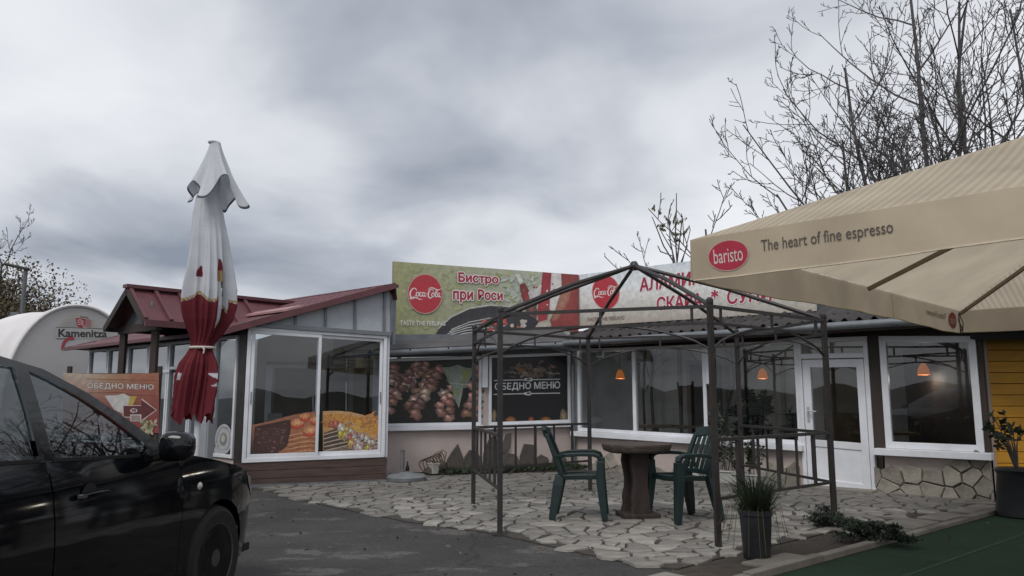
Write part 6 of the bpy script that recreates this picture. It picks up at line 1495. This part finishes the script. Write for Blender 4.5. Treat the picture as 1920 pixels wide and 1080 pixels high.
spec = [(1545, 16.5, 7.0, .055, 40, 'lowest bare tree spreading left above the parasol corner', (-.42, 0, 0), 2), (1600, 17.5, 7.6, .065, 41, 'leftmost bare tree, low and leaning out over the white sign', (-.38, 0, 0), 3), (1600, 19, 7.9, .065, 52, 'second bare tree from the left rising behind the cream parasol', (-.17, 0, 0), 2), (1675, 18, 9.6, .075, 63, 'middle bare tree with upright forked limbs behind the cream parasol', (-.05, 0, 0), 2),
        (1757, 19.5, 12.0, .08, 74, 'tall bare tree just right of the middle one', (.02, 0, 0), 2), (1820, 18.2, 12.0, .09, 85, 'thickest bare tree trunk rising near the right edge', (.05, 0, 0), 2), (1905, 19, 12.0, .08, 96, 'rightmost bare tree cut by the picture edge', (.0, 0, 0), 2)]
for px, Y, h, r, sd_, lb, ln, stn in spec:
    P = AtY(px, 330, Y); bare_tree((P.x-ln[0]*4.5, P.y, 0), h, r, sd_, lb, ln, stn, .95, group=GT)
P = AtY(1340, 450, 15.5); bare_tree((P.x, P.y, 0), 4.7, .045, 7, 'thin bare sapling tip showing beside the corner of the cream parasol', (-.05, 0, 0), 2, .75, 'bare_sapling', group=GT, lv=3)
P = AtY(1205, 480, 16); bare_tree((P.x, P.y, 0), 4.15, .04, 17, 'short bare twigs above the gazebo top', (0, 0, 0), 2, .55, 'bare_sapling', group=GT, lv=3)
# sapling with feather leaves
P = AtY(1268, 480, 15.0); sp_ = thing('leafy_sapling', 'thin sapling with last feathery leaves above the white sign', 'tree', (P.x, P.y, 0)); rr = random.Random(6); st, lv_ = MB(), MB()
def wp(px, py): q = AtY(px, py, 15.0); return q-P+V((0, 0, P.z))
P = V((P.x, P.y, 0)); 
def wp(px, py): q = AtY(px, py, 15.0); return V((q.x-P.x, rr.uniform(-.15, .15), q.z))
for pts in ([(1272, 500), (1268, 440), (1268, 400), (1267, 364)], [(1264, 500), (1245, 460), (1230, 425), (1224, 405)], [(1266, 500), (1258, 450), (1254, 415)], [(1270, 500), (1278, 430), (1279, 405)], [(1274, 500), (1290, 460), (1280, 440)], [(1262, 480), (1240, 470), (1232, 462)], [(1268, 520), (1262, 470), (1238, 426)], [(1276, 500), (1284, 465), (1296, 430), (1294, 420)]):
    q = [wp(*p) for p in pts]; q = [V((0, 0, .0)), V((q[0].x*.5, q[0].y, q[0].z*.7))]+q; st.tube(q, [.03, .022]+[.016-.011*i/len(pts) for i in range(len(pts))], 4, False)
for (x0, y0), (x1, y1) in (((1259, 417), (1245, 403)), ((1260, 418), (1268, 392)), ((1262, 418), (1288, 407)), ((1246, 422), (1230, 424)), ((1258, 434), (1278, 437)), ((1279, 438), (1292, 424)), ((1262, 444), (1277, 448)), ((1226, 386), (1221, 392)), ((1226, 383), (1228, 392)), ((1238, 422), (1250, 427)), ((1231, 396), (1236, 400))):
    a_, b_ = wp(x0, y0), wp(x1, y1); b_.y = a_.y; st.tube([a_, b_], [.006, .003], 3, False)
    for k in range(9):
        f = (k+1)/9.5; p = a_.lerp(b_, f)
        for sg_ in (-1, 1):
            d = V((.25*sg_*0+rr.uniform(-.1, .1)+(b_-a_).normalized().x*.3, .5*sg_, -1.0+.2*sg_)); leaf(lv_, p, d, .11*rr.uniform(.7, 1.1)*(1.1-.5*f), .035, rr)
st.build('stem', BARK, sp_, world=False, fix=False); lv_.build('foliage', leaf_mat('fading_leaf', (.10, .085, .03)), sp_, world=False, fix=False)
# left tree, still carrying brown leaves low in the crown
P = AtY(10, 560, 30); lt = bare_tree((P.x-1.0, P.y, 0), 6.8, .09, 23, 'bushy half bare brown tree behind the street lamp at the left edge', (.10, 0, 0), 3, 1.0, 'brown_tree', group=None)
rr = random.Random(77); m = MB()
for k in range(42000):
    d = rdir(rr, -1); f = rr.random()**.45; p = V((.9+d.x*3.6*f, d.y*2.6*f, 4.2+d.z*2.8*f))
    if p.x*.8+p.z > 6.6 and rr.random() < .85: continue
    if math.sin(p.x*2.3+1)*math.sin(p.z*2.7+p.y)+rr.uniform(-.6, .6) < -.55: continue
    leaf(m, p, rdir(rr, -1), rr.uniform(.09, .17), .08, rr)
m.build('leaves', leaf_mat('brown_olive_leaf', (.095, .074, .040)), lt, world=False, fix=False)
print('STONES', STONE_COUNT, 'parasol side', SL, 'valance', VH, 'gazebo R', GR)
